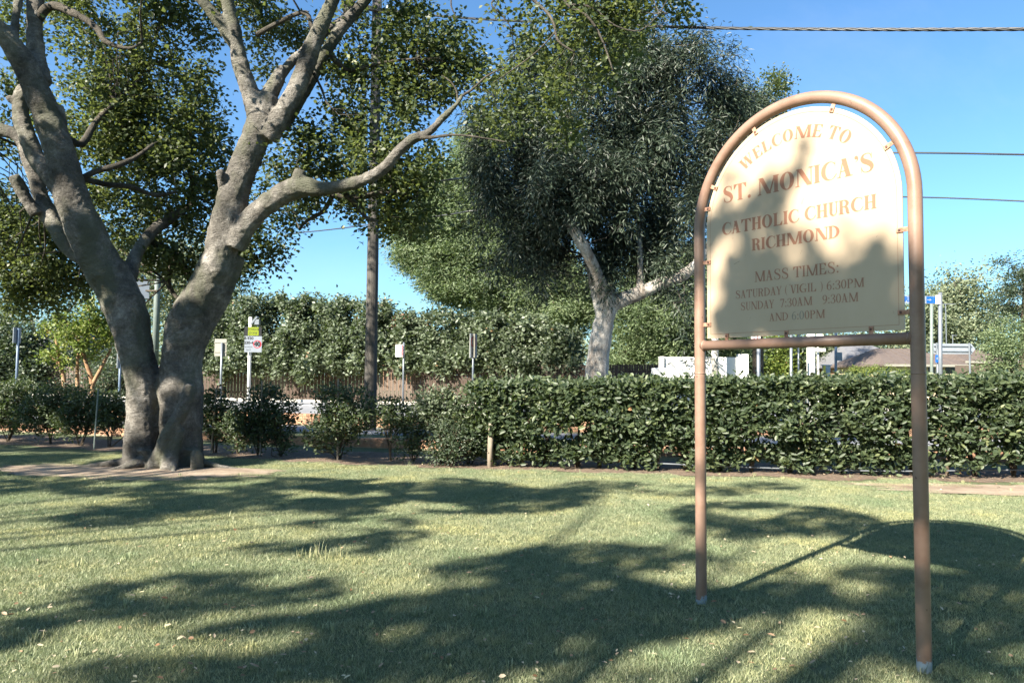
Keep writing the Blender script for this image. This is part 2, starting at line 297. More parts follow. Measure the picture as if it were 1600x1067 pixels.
# ---- leaves: every leaf is real folded geometry
def unit(a): return a / np.maximum(np.linalg.norm(a, axis=1, keepdims=True), 1e-9)
def leaf_object(name, C, A, N, L, W, mat, parent, shape='oval', rnd=None, label=None):
    C = np.asarray(C, float); n = len(C)
    if parent is not None: C = C - np.array(parent_world(parent))
    A = unit(A); N = unit(N - A * (N * A).sum(1, keepdims=True)); S = np.cross(A, N)
    L = np.broadcast_to(L, (n,)).reshape(-1, 1); W = np.broadcast_to(W, (n,)).reshape(-1, 1)
    if rnd is None: rnd = rng.random(n)
    if shape == 'oval':
        V = np.stack([C - A * L * .5, C - A * L * .2 + S * W * .45 + N * W * .13, C + A * L * .2 + S * W * .45 + N * W * .10, C + A * L * .5 - N * L * .06,
                      C + A * L * .2 - S * W * .45 + N * W * .10, C - A * L * .2 - S * W * .45 + N * W * .13], 1)
        F = np.array([[0, 1, 2, 3], [0, 3, 4, 5]]); nv = 6
    else:
        V = np.stack([C - A * L * .5, C + S * W * .5 + N * W * .12, C + A * L * .5 - N * L * .05, C - S * W * .5 + N * W * .12], 1)
        F = np.array([[0, 1, 2], [0, 2, 3]]); nv = 4
    V = V.reshape(-1, 3); faces = (np.arange(n)[:, None, None] * nv + F[None]).reshape(-1, F.shape[1])
    me = bpy.data.meshes.new(name); me.vertices.add(len(V)); me.vertices.foreach_set('co', V.ravel())
    k = F.shape[1]; me.loops.add(faces.size); me.loops.foreach_set('vertex_index', faces.ravel().astype(np.int32))
    me.polygons.add(len(faces)); me.polygons.foreach_set('loop_start', np.arange(0, faces.size, k, dtype=np.int32))
    at_ = me.attributes.new('rnd', 'FLOAT', 'FACE'); at_.data.foreach_set('value', np.repeat(rnd, 2).astype(np.float32))
    me.materials.append(M[mat]); me.update(calc_edges=True)
    o = link(bpy.data.objects.new(name, me), parent); o['kind'] = 'stuff'
    return o
def clumps(centres, per, spread, up=0.6, droop=0.0, vs=1.0):
    """leaf positions, axes, normals around spray centres"""
    C = np.repeat(centres, per, 0); n = len(C)
    off = rng.normal(size=(n, 3)) * spread; off[:, 2] *= vs
    P = C + off
    A = unit(off * np.array([1, 1, .4]) + rng.normal(size=(n, 3)) * spread * .7) ; A[:, 2] -= droop; A = unit(A)
    N = rng.normal(size=(n, 3)) * .65; N[:, 2] += up; N[:, 1] -= .25
    tone = np.repeat(rng.random(len(centres)), per)
    r = np.clip(tone * .55 + rng.random(n) * .45, 0, 1)
    return P, A, N, r
def blob_centres(blobs, dens, zmul=1.0, lump=(9, .72, .15)):
    """blobs: (px, py, radius px, depth, depth half-spread[, density]) -> spray centres"""
    out = []
    for b in blobs:
        px, py, r, Y, dy = b[:5]; k = b[5] if len(b) > 5 else 1.0
        c = np.array(at(px, py, Y)); R = pxm(r, Y)
        n = max(2, int(dens * k * R * R * 3.14))
        nk = max(2, n // lump[0]); kk = unit(rng.normal(size=(nk, 3))) * (rng.random((nk, 1)) ** 0.45) * 1.06
        m_ = int(n * lump[1]); u = kk[rng.integers(nk, size=m_)] + rng.normal(size=(m_, 3)) * lump[2]
        u = np.concatenate([u, unit(rng.normal(size=(n - m_, 3))) * (rng.random((n - m_, 1)) ** 0.42)])
        out.append(c + u * np.array([R, dy, R * zmul]))
    return np.concatenate(out)

# ================================================================== SETTING
def grid_sheet(name, xs, ys, zf, mat, kind='structure'):
    X, Y = np.meshgrid(xs, ys); Z = zf(X, Y); V = np.stack([X, Y, Z], -1).reshape(-1, 3)
    nx, ny = len(xs), len(ys); i = np.arange(nx - 1)[None, :] + nx * np.arange(ny - 1)[:, None]
    Fc = np.stack([i, i + 1, i + nx + 1, i + nx], -1).reshape(-1, 4)
    me = bpy.data.meshes.new(name); me.from_pydata(V.tolist(), [], Fc.tolist()); me.materials.append(M[mat])
    me.polygons.foreach_set('use_smooth', [True] * len(me.polygons))
    return tag(link(bpy.data.objects.new(name, me)), kind=kind)
def strip(name, x0, x1, nx, d0, d1, nd, z, mat, wob=None, kind='structure'):
    """sheet between cline+d0 and cline+d1 following the terrain"""
    xs = np.linspace(x0, x1, nx); V = []; Fc = []
    for i, x in enumerate(xs):
        a, b = d0, d1
        if wob: a += wob(x, 0); b += wob(x, 9)
        for k in range(nd + 1):
            y = cline(x) + a + (b - a) * k / nd; V.append((x, y, float(gz(x, y)) + z))
    for i in range(nx - 1):
        for k in range(nd):
            q = i * (nd + 1) + k; Fc.append((q, q + nd + 1, q + nd + 2, q + 1))
    me = bpy.data.meshes.new(name); me.from_pydata(V, [], Fc); me.materials.append(M[mat])
    return tag(link(bpy.data.objects.new(name, me)), kind=kind)
gx = np.concatenate([-np.geomspace(900, 45, 8), np.linspace(-40, 40, 81), np.geomspace(45, 900, 8)])
gy = np.concatenate([-np.geomspace(400, 35, 5), np.linspace(-30, 8, 20), np.linspace(9, 70, 123), np.geomspace(75, 1500, 10)])
ground = grid_sheet("ground", gx, gy, gz, 'ground')
wob = lambda x, s: 0.35 * mnoise.noise(Vector((x * 0.9, s, 3))) + 0.18 * mnoise.noise(Vector((x * 3.1, s, 8))) + 0.08 * mnoise.noise(Vector((x * 9, s, 1)))
strip("soil_bed", -40, 30, 900, -0.36, 1.6, 6, 0.004, 'mulch', wob)
strip("footpath", -60, 60, 60, 6.0, 8.2, 2, 0.004, 'asphalt')
strip("road", -60, 60, 80, 12.0, 19.0, 8, 0.010, 'asphalt')
strip("road_edge_line", -60, 60, 80, 17.3, 17.42, 1, 0.016, 'line')
strip("verge", -60, 60, 80, 19.1, 21.5, 3, 0.014, 'drygrass')
kb = MB()
for i in range(80):
    xa, xb = -60 + 1.5 * i, -60 + 1.5 * (i + 1) - 0.01
    for dd in (11.85, 19.0):
        pa = Vector((xa, float(cline(xa)) + dd, 0)); pb = Vector((xb, float(cline(xb)) + dd, 0)); c = (pa + pb) / 2; z = float(gz(c.x, c.y))
        kb.box((c.x, c.y, z + .03), ((pb - pa).length, .14, .2), math.atan2(pb.y - pa.y, pb.x - pa.x))
tag(kb.build("kerb", 'concrete'), kind='structure')
# bare earth around the big tree
def patch(name, c, rx, ry, mat, z, seed, rot=0, amp=0.35):
    V = [(c[0], c[1], z)]; n = 96; Fc = []
    for ring in (0.5, 0.8, 1.0):
        for k in range(n):
            a = 2 * math.pi * k / n; q = 1 + (amp * mnoise.noise(Vector((math.cos(a) * 1.6, math.sin(a) * 1.6, seed))) + amp * .6 * mnoise.noise(Vector((math.cos(a) * 6, math.sin(a) * 6, seed)))) * (ring ** 3)
            dx, dy = math.cos(a) * rx * q * ring, math.sin(a) * ry * q * ring
            V.append((c[0] + dx * math.cos(rot) - dy * math.sin(rot), c[1] + dx * math.sin(rot) + dy * math.cos(rot), z))
    for k in range(n): Fc.append((0, 1 + k, 1 + (k + 1) % n))
    for r_ in range(2):
        for k in range(n):
            a = 1 + r_ * n; Fc.append((a + k, a + n + k, a + n + (k + 1) % n, a + (k + 1) % n))
    me = bpy.data.meshes.new(name); me.from_pydata(V, [], Fc); me.materials.append(M[mat]); return tag(link(bpy.data.objects.new(name, me)), kind='structure')
g0 = on_ground(225, 738)
patch("bare_earth", (g0.x - .3, g0.y + .15), 2.4, 0.85, 'soil', 0.012, 3, -0.12)
g1 = on_ground(1590, 775)
patch("bare_earth", (g1.x + .6, g1.y + .5), 2.2, 0.6, 'soil', 0.013, 7, -0.1)

# ---- grass blades: a blade is one slender triangle; three patches are instanced over the lawn
def blade_mesh(name, n, size, hmin, hmax, w):
    P = np.zeros((n, 3)); P[:, :2] = (rng.random((n, 2)) - .5) * size
    a = rng.random(n) * 6.283; h = hmin + rng.random(n) ** 1.5 * (hmax - hmin); lean = rng.normal(size=(n, 2)) * .55
    T = P + np.stack([lean[:, 0] * h, lean[:, 1] * h, h], 1); s = np.stack([np.cos(a), np.sin(a), np.zeros(n)], 1) * w / 2
    V = np.stack([P - s, P + s, T], 1).reshape(-1, 3)
    me = bpy.data.meshes.new(name); me.vertices.add(3 * n); me.vertices.foreach_set('co', V.ravel())
    me.loops.add(3 * n); me.loops.foreach_set('vertex_index', np.arange(3 * n, dtype=np.int32)); me.polygons.add(n); me.polygons.foreach_set('loop_start', np.arange(0, 3 * n, 3, dtype=np.int32))
    at_ = me.attributes.new('rnd', 'FLOAT', 'FACE'); r = np.clip(rng.normal(.45, .2, n), 0, .9); r[rng.random(n) < .05] = 1.0; at_.data.foreach_set('value', r.astype(np.float32))
    me.materials.append(M['grass']); me.update(calc_edges=True); return me
PS = 0.4
patches = [bpy.data.objects.new("grass_patch", blade_mesh("grass_patch", 2100, PS * 1.15, .009, .033, .0036)) for _ in range(3)]
pts = []
for yy in np.arange(2.2, 14.6, PS):
    for xx in np.arange(-.78 * yy - 1.2, .78 * yy + 1.2, PS):
        d = yy - float(cline(xx))
        if d > -0.42 + .5 * mnoise.noise(Vector((xx * .9, 0, 3))): continue
        ex, ey = (xx - g0.x + .3) / 2.5, (yy - g0.y - .15) / .85
        if ex * ex + ey * ey < .8 + .5 * mnoise.noise(Vector((xx * 2, yy * 2, 3))): continue
        ex, ey = (xx - g1.x - .6) / 2.1, (yy - g1.y - .5) / .6
        if ex * ex + ey * ey < .8 + .5 * mnoise.noise(Vector((xx * 2, yy * 2, 3))): continue
        pts.append((xx + random.uniform(-.03, .03), yy + random.uniform(-.03, .03), 0.001))
me = bpy.data.meshes.new("lawn_grass"); me.from_pydata(pts, [], [])
lawn = link(bpy.data.objects.new("lawn_grass", me)); tag(lawn, "short pale green lawn grass covering the ground in front of the hedge", "grass", kind='stuff')
ng = bpy.data.node_groups.new("grass_over_lawn", 'GeometryNodeTree')
ng.interface.new_socket("Geometry", in_out='INPUT', socket_type='NodeSocketGeometry'); ng.interface.new_socket("Geometry", in_out='OUTPUT', socket_type='NodeSocketGeometry')
gi = ng.nodes.new('NodeGroupInput'); go = ng.nodes.new('NodeGroupOutput')
iop = ng.nodes.new('GeometryNodeInstanceOnPoints'); g2i = ng.nodes.new('GeometryNodeGeometryToInstance')
for o in patches[::-1]:
    oi = ng.nodes.new('GeometryNodeObjectInfo'); oi.inputs['Object'].default_value = o; ng.links.new(oi.outputs['Geometry'], g2i.inputs[0])
ng.links.new(gi.outputs[0], iop.inputs['Points']); ng.links.new(g2i.outputs[0], iop.inputs['Instance']); iop.inputs['Pick Instance'].default_value = True
ri = ng.nodes.new('FunctionNodeRandomValue'); ri.data_type = 'INT'; ri.inputs['Min'].default_value = 0; ri.inputs['Max'].default_value = 2
ng.links.new([s for s in ri.outputs if s.type == 'INT'][0], iop.inputs['Instance Index'])
for s in ri.inputs:
    if s.type == 'INT' and s.name == 'Min': s.default_value = 0
    if s.type == 'INT' and s.name == 'Max': s.default_value = 2
rr = ng.nodes.new('FunctionNodeRandomValue'); rr.data_type = 'FLOAT_VECTOR'
rr.inputs[0].default_value = (0, 0, 0); rr.inputs[1].default_value = (0, 0, 6.283)
ng.links.new(rr.outputs[0], iop.inputs['Rotation']); ng.links.new(iop.outputs[0], go.inputs[0])
md = lawn.modifiers.new("grass", 'NODES'); md.node_group = ng

# longer grass and weed tufts, fallen leaves
def tuft_field(name, spots, h, w, n, label):
    V = []; Fc = []; R = []
    for (p, s) in spots:
        for k in range(n):
            a = random.random() * 6.283; r = random.random() ** .7 * .09 * s; hh = h * s * random.uniform(.5, 1); b = Vector((p.x + math.cos(a) * r, p.y + math.sin(a) * r, 0))
            ln = Vector((math.cos(a), math.sin(a), 0)) * hh * random.uniform(.1, .6); sd = Vector((-math.sin(a), math.cos(a), 0)) * w / 2
            q = len(V); V += [b - sd, b + sd, b + ln * .4 + Vector((0, 0, hh * .65)) + sd * .8, b + ln * .4 + Vector((0, 0, hh * .65)) - sd * .8, b + ln + Vector((0, 0, hh))]
            Fc += [(q, q + 1, q + 2, q + 3), (q + 3, q + 2, q + 4)]; c = random.uniform(.3, .95); R += [c, c]
    me = bpy.data.meshes.new(name); me.from_pydata([tuple(v) for v in V], [], Fc); me.materials.append(M['grass'])
    at_ = me.attributes.new('rnd', 'FLOAT', 'FACE'); at_.data.foreach_set('value', R)
    return tag(link(bpy.data.objects.new(name, me)), label, "grass", kind='stuff')
spots = [(on_ground(x, y), s) for x, y, s in [(480, 872, 1), (495, 868, 1.25), (512, 874, 1), (530, 872, 1), (470, 868, .8), (120, 884, .7), (200, 872, .6), (60, 880, .7), (95, 835, .7), (240, 885, .6), (355, 810, .8), (300, 845, .6), (420, 840, .6), (560, 880, .7), (620, 868, .7), (700, 738, 1), (780, 742, 1), (840, 745, 1), (905, 742, .9), (1130, 752, .8), (1440, 1052, .5), (1098, 942, .5), (640, 726, 1), (335, 722, .8)]]
for k in range(260):
    p = on_ground(random.uniform(-50, 1650), 742 + 320 * random.random() ** 1.6)
    spots.append((p, random.uniform(.3, .55)))
tuft_field("grass_tufts", spots, .11, .006, 16, "scattered longer blades of grass sticking out of the short lawn")
P = []; 
for k in range(620):
    px = random.uniform(-40, 1640); py = 745 + 330 * random.random() ** 1.15; p = on_ground(px, py); P.append((p.x, p.y, .026 + random.random() * .012))
for x, y in [(470, 1013), (492, 998), (478, 1008), (395, 1048), (400, 1050), (1530, 1026), (1545, 1028), (1146, 980), (1205, 1000), (150, 910), (160, 915), (60, 1046), (448, 970), (482, 922), (262, 985), (1410, 893), (950, 1015), (600, 1000)]:
    p = on_ground(x, y); P.append((p.x, p.y, .035))
for k in range(700):
    x = random.uniform(-14, 9.5); y = float(cline(x)) + random.uniform(-1.1, .5); P.append((x, y, .016 + random.random() * .02))
P = np.array(P); n = len(P); a = rng.random(n) * 6.283
A = np.stack([np.cos(a), np.sin(a), rng.normal(size=n) * .18], 1); N = rng.normal(size=(n, 3)) * .28; N[:, 2] += 1
tag(leaf_object("fallen_leaves", P, A, N, rng.uniform(.022, .048, n), rng.uniform(.011, .022, n), 'leaf_dead', None), "dry tan and orange fallen leaves scattered over the lawn", "leaves")

# ================================================================== CHURCH SIGN
B0 = Vector((1.323, 5.154, 0)); TH = -0.9138; D = Vector((math.cos(TH), math.sin(TH), 0)); NRM = Vector((math.sin(TH), -math.cos(TH), 0))
WS, SPR, BAR, PR = 1.461, 2.576, 1.780, 0.038
CS = B0 + D * (WS / 2)
def sp(u, v, w=0.0): return CS + D * u + Vector((0, 0, v)) + NRM * w      # sign plane: u along, v up, w towards the viewer
sign = thing("church_sign", CS, "tall arch-topped cream welcome sign in a pink-brown pipe frame on the lawn", "sign")
R0 = WS / 2
path = [sp(-R0, -.15), sp(-R0, .05), sp(-R0, 1.0), sp(-R0, 1.9)] + [sp(-R0 * math.cos(a), SPR + R0 * math.sin(a)) for a in np.linspace(0, math.pi, 49)] + [sp(R0, 1.9), sp(R0, 1.0), sp(R0, .05), sp(R0, -.15)]
fr = MB().tube(path, PR, 32).build("frame_pipe", 'pipe', sign, smooth=True)
MB().tube([sp(-R0 + .02, BAR), sp(R0 - .02, BAR)], PR * .9, 28).build("crossbar", 'pipe', sign, smooth=True)
for s in (-1, 1):
    MB().tube([sp(s * (R0 - PR * .97), BAR), sp(s * (R0 - PR * 1.22), BAR)], [PR * 1.03, PR * .93], 28).build("weld_bead", 'pipe', sign, smooth=True)
    MB().tube([sp(s * R0, 1.583), sp(s * R0, 1.592)], PR * 1.025, 32).build("sleeve_joint", 'pipe', sign, smooth=True)
RP, PB, PC = 0.664, 1.828, 2.585
outline = [(-RP, PB), (RP, PB)] + [(RP * math.cos(a), PC + RP * math.sin(a)) for a in np.linspace(0, math.pi, 65)]
pm = MB(); n = len(outline)
pm.add([sp(u, v, .004) for u, v in outline] + [sp(u, v, -.004) for u, v in outline], [tuple(range(n))[::-1], tuple(range(n, 2 * n))] + [(i, (i + 1) % n, n + (i + 1) % n, n + i) for i in range(n)])
panel = pm.build("panel", 'panel', sign)
bl = MB(); off = .028; th = .0022
inner = [(-RP + off, PB + off), (RP - off, PB + off)] + [((RP - off) * math.cos(a), PC + (RP - off) * math.sin(a)) for a in np.linspace(0, math.pi, 65)]
inn2 = [(-RP + off + th, PB + off + th), (RP - off - th, PB + off + th)] + [((RP - off - th) * math.cos(a), PC + (RP - off - th) * math.sin(a)) for a in np.linspace(0, math.pi, 65)]
bl.add([sp(u, v, .0048) for u, v in inner] + [sp(u, v, .0048) for u, v in inn2], [(i, n + i, n + (i + 1) % n, (i + 1) % n) for i in range(n)])
bl.build("border_line", 'letter', panel)

# ---- serif lettering, drawn glyph by glyph (high-contrast roman capitals)
class Glyphs:
    def __init__(s, t, h, sf): s.t, s.h, s.sf = t, h, sf     # stem, hairline, serif overhang
    def rect(s, x0, y0, x1, y1): return [(x0, y0), (x1, y0), (x1, y1), (x0, y1)]
    def par(s, xa, ya, xb, yb, w): return [(xa, ya), (xa + w, ya), (xb + w, yb), (xb, yb)]
    def stem(s, x, w=None, y0=0, y1=1, b=True, tp=True):
        w = w or s.t; o = [s.rect(x, y0, x + w, y1)]
        if b: o.append(s.rect(x - s.sf, y0, x + w + s.sf, y0 + s.h))
        if tp: o.append(s.rect(x - s.sf, y1 - s.h, x + w + s.sf, y1))
        return o
    def serif(s, xc, y, w): return s.rect(xc - w / 2, y, xc + w / 2, y + s.h)
    def arc(s, cx, cy, rx, ry, dx, irx, iry, a0, a1, n=36):
        o = []
        for k in range(n):
            p, q = math.radians(a0 + (a1 - a0) * k / n), math.radians(a0 + (a1 - a0) * (k + 1) / n)
            o.append([(cx + rx * math.cos(p), cy + ry * math.sin(p)), (cx + rx * math.cos(q), cy + ry * math.sin(q)), (cx + dx + irx * math.cos(q), cy + iry * math.sin(q)), (cx + dx + irx * math.cos(p), cy + iry * math.sin(p))])
        return [('m', o)]
    def stroke(s, pts, ws, sub=6):
        q = smooth_path([(x, y, w) for (x, y), w in zip(pts, ws)], sub); L = []; Rr = []
        for i in range(len(q)):
            a = q[max(i - 1, 0)]; b = q[min(i + 1, len(q) - 1)]; d = np.array([b[0] - a[0], b[1] - a[1]]); d /= max(np.hypot(*d), 1e-6); nn = np.array([-d[1], d[0]]) * q[i][2] / 2
            L.append((q[i][0] + nn[0], q[i][1] + nn[1])); Rr.append((q[i][0] - nn[0], q[i][1] - nn[1]))
        return [('m', [[L[i], L[i + 1], Rr[i + 1], Rr[i]] for i in range(len(q) - 1)])]
    def get(s, c):
        t, h, sf = s.t, s.h, s.sf; R = s.rect; lo = sf + .01
        if c == ' ': return [], .32
        if c == 'I': return s.stem(lo), t + 2 * lo
        if c in 'EFL':
            w = lo + t + .42; o = s.stem(lo)
            o.append(R(lo + t, 0, w, h)) if c != 'F' else None
            if c != 'F': o.append([(w - .2, h), (w, h), (w + .015, .32), (w - .02, .32)])
            if c != 'L':
                o += [R(lo + t, 1 - h, w - .02, 1), [(w - .2, 1 - h), (w - .02, 1 - h), (w - .02, .72), (w - .05, .72)], R(lo + t, .5 - h / 2, w - .16, .5 + h / 2), [(w - .17, .36), (w - .15, .36), (w - .15, .64), (w - .17, .64)]]
            return o, w + .04
        if c == 'T':
            w = .5 + t + .1; m = w / 2; return s.stem(m - t / 2, tp=False) + [R(.0, 1 - h, w, 1), [(0, 1 - h), (.2, 1 - h), (.03, .70), (0, .70)], [(w - .2, 1 - h), (w, 1 - h), (w, .70), (w - .03, .70)]], w + .02
        if c == 'H': w = .46; return s.stem(lo) + s.stem(lo + w) + [R(lo + t, .5 - h / 2, lo + w, .5 + h / 2)], lo + w + t + lo
        if c == 'N': w = .5 + t * .35; return [s.par(lo + w, 0, lo, 1, t * 1.25)] + [R(lo + .03, 0, lo + .03 + h * 1.35, 1), R(lo + w + t * .9, .0, lo + w + t * .9 + h * 1.1, 1), s.serif(lo + .04, 0, .24), s.serif(lo + .06, 1 - h, .2), s.serif(lo + w + t * .9 + .01, 1 - h, .24)], lo + w + t * 1.25 + lo * .6
        if c == 'M':
            w = .30 + t; return [s.par(lo + w * .95, 0, lo, 1, t * 1.15), s.par(lo + w * .95 + t * .50, 0, lo + 2 * w * .93 - h, 1, h * 1.9), R(lo + .03, 0, lo + .03 + h * 1.35, 1)] + s.stem(lo + 2 * w * .9) + [s.serif(lo + .04, 0, .22), s.serif(lo + .07, 1 - h, .2)], lo + 2 * w * .9 + t + lo
        if c == 'A': w = .46; return [s.par(w * .98, 0, .5 * w - t * .1, 1, t * 1.1), s.par(.07, 0, .5 * w + t * .25, 1, h * 1.2), R(.2, .30, w * .98 + .02, .30 + h), s.serif(.09, 0, .2), s.serif(w + t * .55, 0, t * 1.1 + .16)], w + t * 1.1 + .1
        if c == 'V': w = .44; return [s.par(.5 * w, 0, .02, 1, t * 1.1), s.par(.5 * w + t * .55, 0, w + t * .85, 1, h * 1.2), s.serif(.02 + t * .55, 1 - h, t * 1.1 + .16), s.serif(w + t * .9, 1 - h, .2)], w + t + .06
        if c == 'W': w = .40; k = w + t * .35; return [s.par(.5 * w, 0, .02, 1, t * 1.05), s.par(.5 * w + t * .5, 0, w + t * .6, 1, h * 1.2), s.par(.5 * w + k, 0, .02 + k, 1, t * 1.05), s.par(.5 * w + k + t * .5, 0, w + k + t * .7, 1, h * 1.2), s.serif(.02 + t * .55, 1 - h, t + .16), s.serif(.02 + k + t * .55, 1 - h, t + .16), s.serif(w + k + t * .75, 1 - h, .2)], w + k + t * .8 + .1
        if c == 'Y': w = .44; m = .5 * w + t * .45; return [s.par(m - t / 2, .42, .0, 1, t * 1.05), s.par(m, .42, w + t * .6, 1, h * 1.2)] + s.stem(m - t / 2, y1=.45, tp=False) + [s.serif(t * .5, 1 - h, t + .16), s.serif(w + t * .65, 1 - h, .2)], w + t * .8 + .05
        if c == 'K': return s.stem(lo) + [s.par(lo + t, .42, lo + t + .3, 1, h * 1.5), s.par(lo + t + .26, 0, lo + t + .08, .55, t)], lo + t * 2 + .34
        if c in 'O': return s.arc(.42, .5, .42, .515, 0, .42 - t * 1.08, .515 - h, 0, 360), .88
        if c == '0': return s.arc(.29, .5, .28, .515, 0, .28 - t * .95, .515 - h, 0, 360), .6
        if c == 'Q': return s.get('O')
        if c in 'CG':
            o = s.arc(.44, .5, .44, .515, .07, .44 - t * .75, .515 - h, 42, 318)
            o += [[(.735, .68), (.76, .68), (.765, 1.0), (.735, .97)]]
            if c == 'C': return o + s.arc(.44, .5, .44, .515, .02, .42 - h, .515 - h, 318, 335, 4), .82
            return o + s.stem(.76 - t, y1=.42, y0=.02, b=False, tp=False) + [R(.62 - t, .42 - h, .86, .42)], .9
        if c == 'D': return s.stem(lo) + s.arc(lo + t * .9, .5, .56, .5, 0, .56 - t * 1.05, .5 - h, -90, 90), lo + t * .9 + .6
        if c == 'U': w = .46; return s.stem(lo, y0=.3, b=False) + s.arc(lo + (w + h) / 2 + .0, .3, (w + h) / 2, .315, t * .3, (w + h) / 2 - t * .62, .315 - h * 1.1, 180, 360) + [R(lo + w, .3, lo + w + h, 1), s.serif(lo + w + h / 2, 1 - h, .22)], lo + w + h + lo
        if c in 'PR':
            o = s.stem(lo) + s.arc(lo + t + .08, .735, .34, .265, -.02, .34 - t * .95, .265 - h, -90, 90) + [R(lo + t, 1 - h, lo + t + .09, 1), R(lo + t, .47, lo + t + .09, .47 + h)]
            if c == 'P': return o, lo + t + .45
            o += s.stroke([(lo + t + .10, .485), (lo + t + .24, .44), (lo + t + .30, .25), (lo + t + .33, .06), (lo + t + .46, .015)], [h, t * .8, t, t * .8, h]); return o, lo + t + .5
        if c == 'S':
            m = t * 1.12
            o = s.stroke([(.57, .74), (.50, .93), (.34, .985), (.17, .93), (.11, .76), (.20, .62), (.36, .52), (.50, .41), (.58, .25), (.51, .07), (.32, .012), (.16, .07), (.07, .27)], [h, h, h, h * 1.8, m * .75, m, m * 1.05, m, m * .75, h * 1.8, h, h, h])
            return o + [[(.555, .68), (.58, .68), (.585, 1.0), (.56, .98)], [(.055, .0), (.08, .03), (.085, .33), (.06, .33)]], .68
        if c == '3': return s.stroke([(.08, .80), (.14, .95), (.28, .985), (.44, .92), (.46, .74), (.36, .58), (.22, .53)], [t * .9, h, h, t * .6, t, t * .6, h]) + s.stroke([(.22, .53), (.40, .48), (.50, .27), (.42, .07), (.24, .015), (.10, .07), (.07, .22)], [h, t * .6, t * 1.05, t * .6, h, h, t * .9]), .58
        if c == '6': return s.arc(.3, .3, .26, .31, 0, .26 - t * .85, .31 - h, 0, 360) + s.stroke([(.5, .97), (.32, .93), (.17, .76), (.09, .52), (.085, .32)], [h, h * 1.5, t * .6, t * .9, t * .8]), .6
        if c == '9': return s.arc(.3, .7, .26, .31, 0, .26 - t * .85, .31 - h, 0, 360) + s.stroke([(.1, .03), (.28, .07), (.43, .24), (.51, .48), (.515, .68)], [h, h * 1.5, t * .6, t * .9, t * .8]), .6
        if c == '7': return [R(.04, 1 - h * 2.2, .52, 1), s.par(.16, 0, .47, 1 - h, t * .75), [(.04, .76), (.065, .76), (.09, .97), (.04, .97)]], .56
        if c == ':': return s.arc(.13, .09, .075, .085, 0, .001, .001, 0, 360, 12) + s.arc(.13, .60, .075, .085, 0, .001, .001, 0, 360, 12), .26
        if c == '.': return s.arc(.12, .10, .10, .11, 0, .001, .001, 0, 360, 14), .26
        if c == "'": return s.arc(.12, .89, .095, .10, 0, .001, .001, 0, 360, 14) + s.stroke([(.19, .90), (.19, .76), (.07, .64)], [.06, .045, .015]), .26
        if c == '(': return s.stroke([(.26, 1.08), (.12, .8), (.08, .45), (.12, .1), (.26, -.18)], [.02, t * .5, t * .7, t * .5, .02]), .3
        if c == ')': return s.stroke([(.06, 1.08), (.2, .8), (.24, .45), (.2, .1), (.06, -.18)], [.02, t * .5, t * .7, t * .5, .02]), .3
        return [], .4
def lettering(text, u0, u1, vb, cap, G, arc=None, mat='letter', frame=sp, parent=None, grey=()):
    gl = []; x = 0; gap = .045
    for c in text:
        g, a = G.get(c); gl.append((x, g)); x += a + gap
    x -= gap; sx = (u1 - u0) / x if arc is None else (arc[2] / x)
    mb = MB(); mg = MB(); lay = 0
    for ci, (gxo, g) in enumerate(gl):
        tgt = mg if ci in grey else mb
        for pi, prim in enumerate(g):
            polys = prim[1] if isinstance(prim, tuple) and prim[0] == 'm' else [prim]
            w = .0048 + .00012 * (pi % 9)
            for poly in polys:
                vs = []
                for (a, b) in poly:
                    if arc is None: vs.append(frame(u0 + (gxo + a) * sx, vb + b * cap, w))
                    else:
                        vc, r, tot = arc; mid = gxo * sx + .5 * sx * G.get(text[ci])[1]
                        ang = (mid - tot / 2) / r; lx = (gxo + a) * sx - mid; ly = r + b * cap
                        vs.append(frame(lx * math.cos(ang) + ly * math.sin(ang), vc - lx * math.sin(ang) + ly * math.cos(ang), w))
                tgt.add(vs, [tuple(range(len(vs)))])
    o = mb.build("lettering", mat, parent); o['kind'] = 'stuff'
    if grey: mg.build("lettering", 'letter_grey', parent)['kind'] = 'stuff'
    return o
GB = Glyphs(.225, .050, .06); GS = Glyphs(.215, .066, .06); GR = Glyphs(.135, .052, .07)
lettering("WELCOME TO", 0, 0, 0, .078, GB, arc=(2.475, .585, .76), parent=panel)
lettering("ST. MONICA'S", -.525, .510, 2.752, .112, GB, parent=panel)
lettering("CATHOLIC CHURCH", -.535, .522, 2.532, .084, GS, parent=panel)
lettering("RICHMOND", -.303, .303, 2.395, .078, GS, parent=panel)
lettering("MASS TIMES:", -.283, .294, 2.186, .068, GR, parent=panel)
lettering("SATURDAY ( VIGIL ) 6:30PM", -.431, .444, 2.088, .053, GR, parent=panel)
lettering("SUNDAY  7:30AM   9:30AM", -.392, .408, 2.006, .053, GR, parent=panel)
lettering("AND 6:00PM", -.176, .202, 1.922, .051, GR, parent=panel, grey=(4, 6))
# a few scuffs and scratches on the enamel
for (u, v, l_, a) in [(-.42, 2.33, .05, .3), (.05, 2.34, .03, 1.1), (-.38, 2.22, .02, 1.5), (-.03, 2.145, .015, .5), (.34, 2.03, .02, 1.2), (-.32, 1.95, .03, 1.3), (.52, 2.37, .012, .8), (-.45, 2.5, .012, .8)]:
    c, s_ = math.cos(a) * l_ / 2, math.sin(a) * l_ / 2
    sc = MB().add([sp(u - c, v - s_, .0047), sp(u - c * .8, v - s_ * .8 - .0015, .0047), sp(u + c, v + s_, .0047), sp(u + c * .8, v + s_ * .8 + .0015, .0047)], [(0, 1, 2, 3)]); sc.build("scuff", 'bolt', panel)
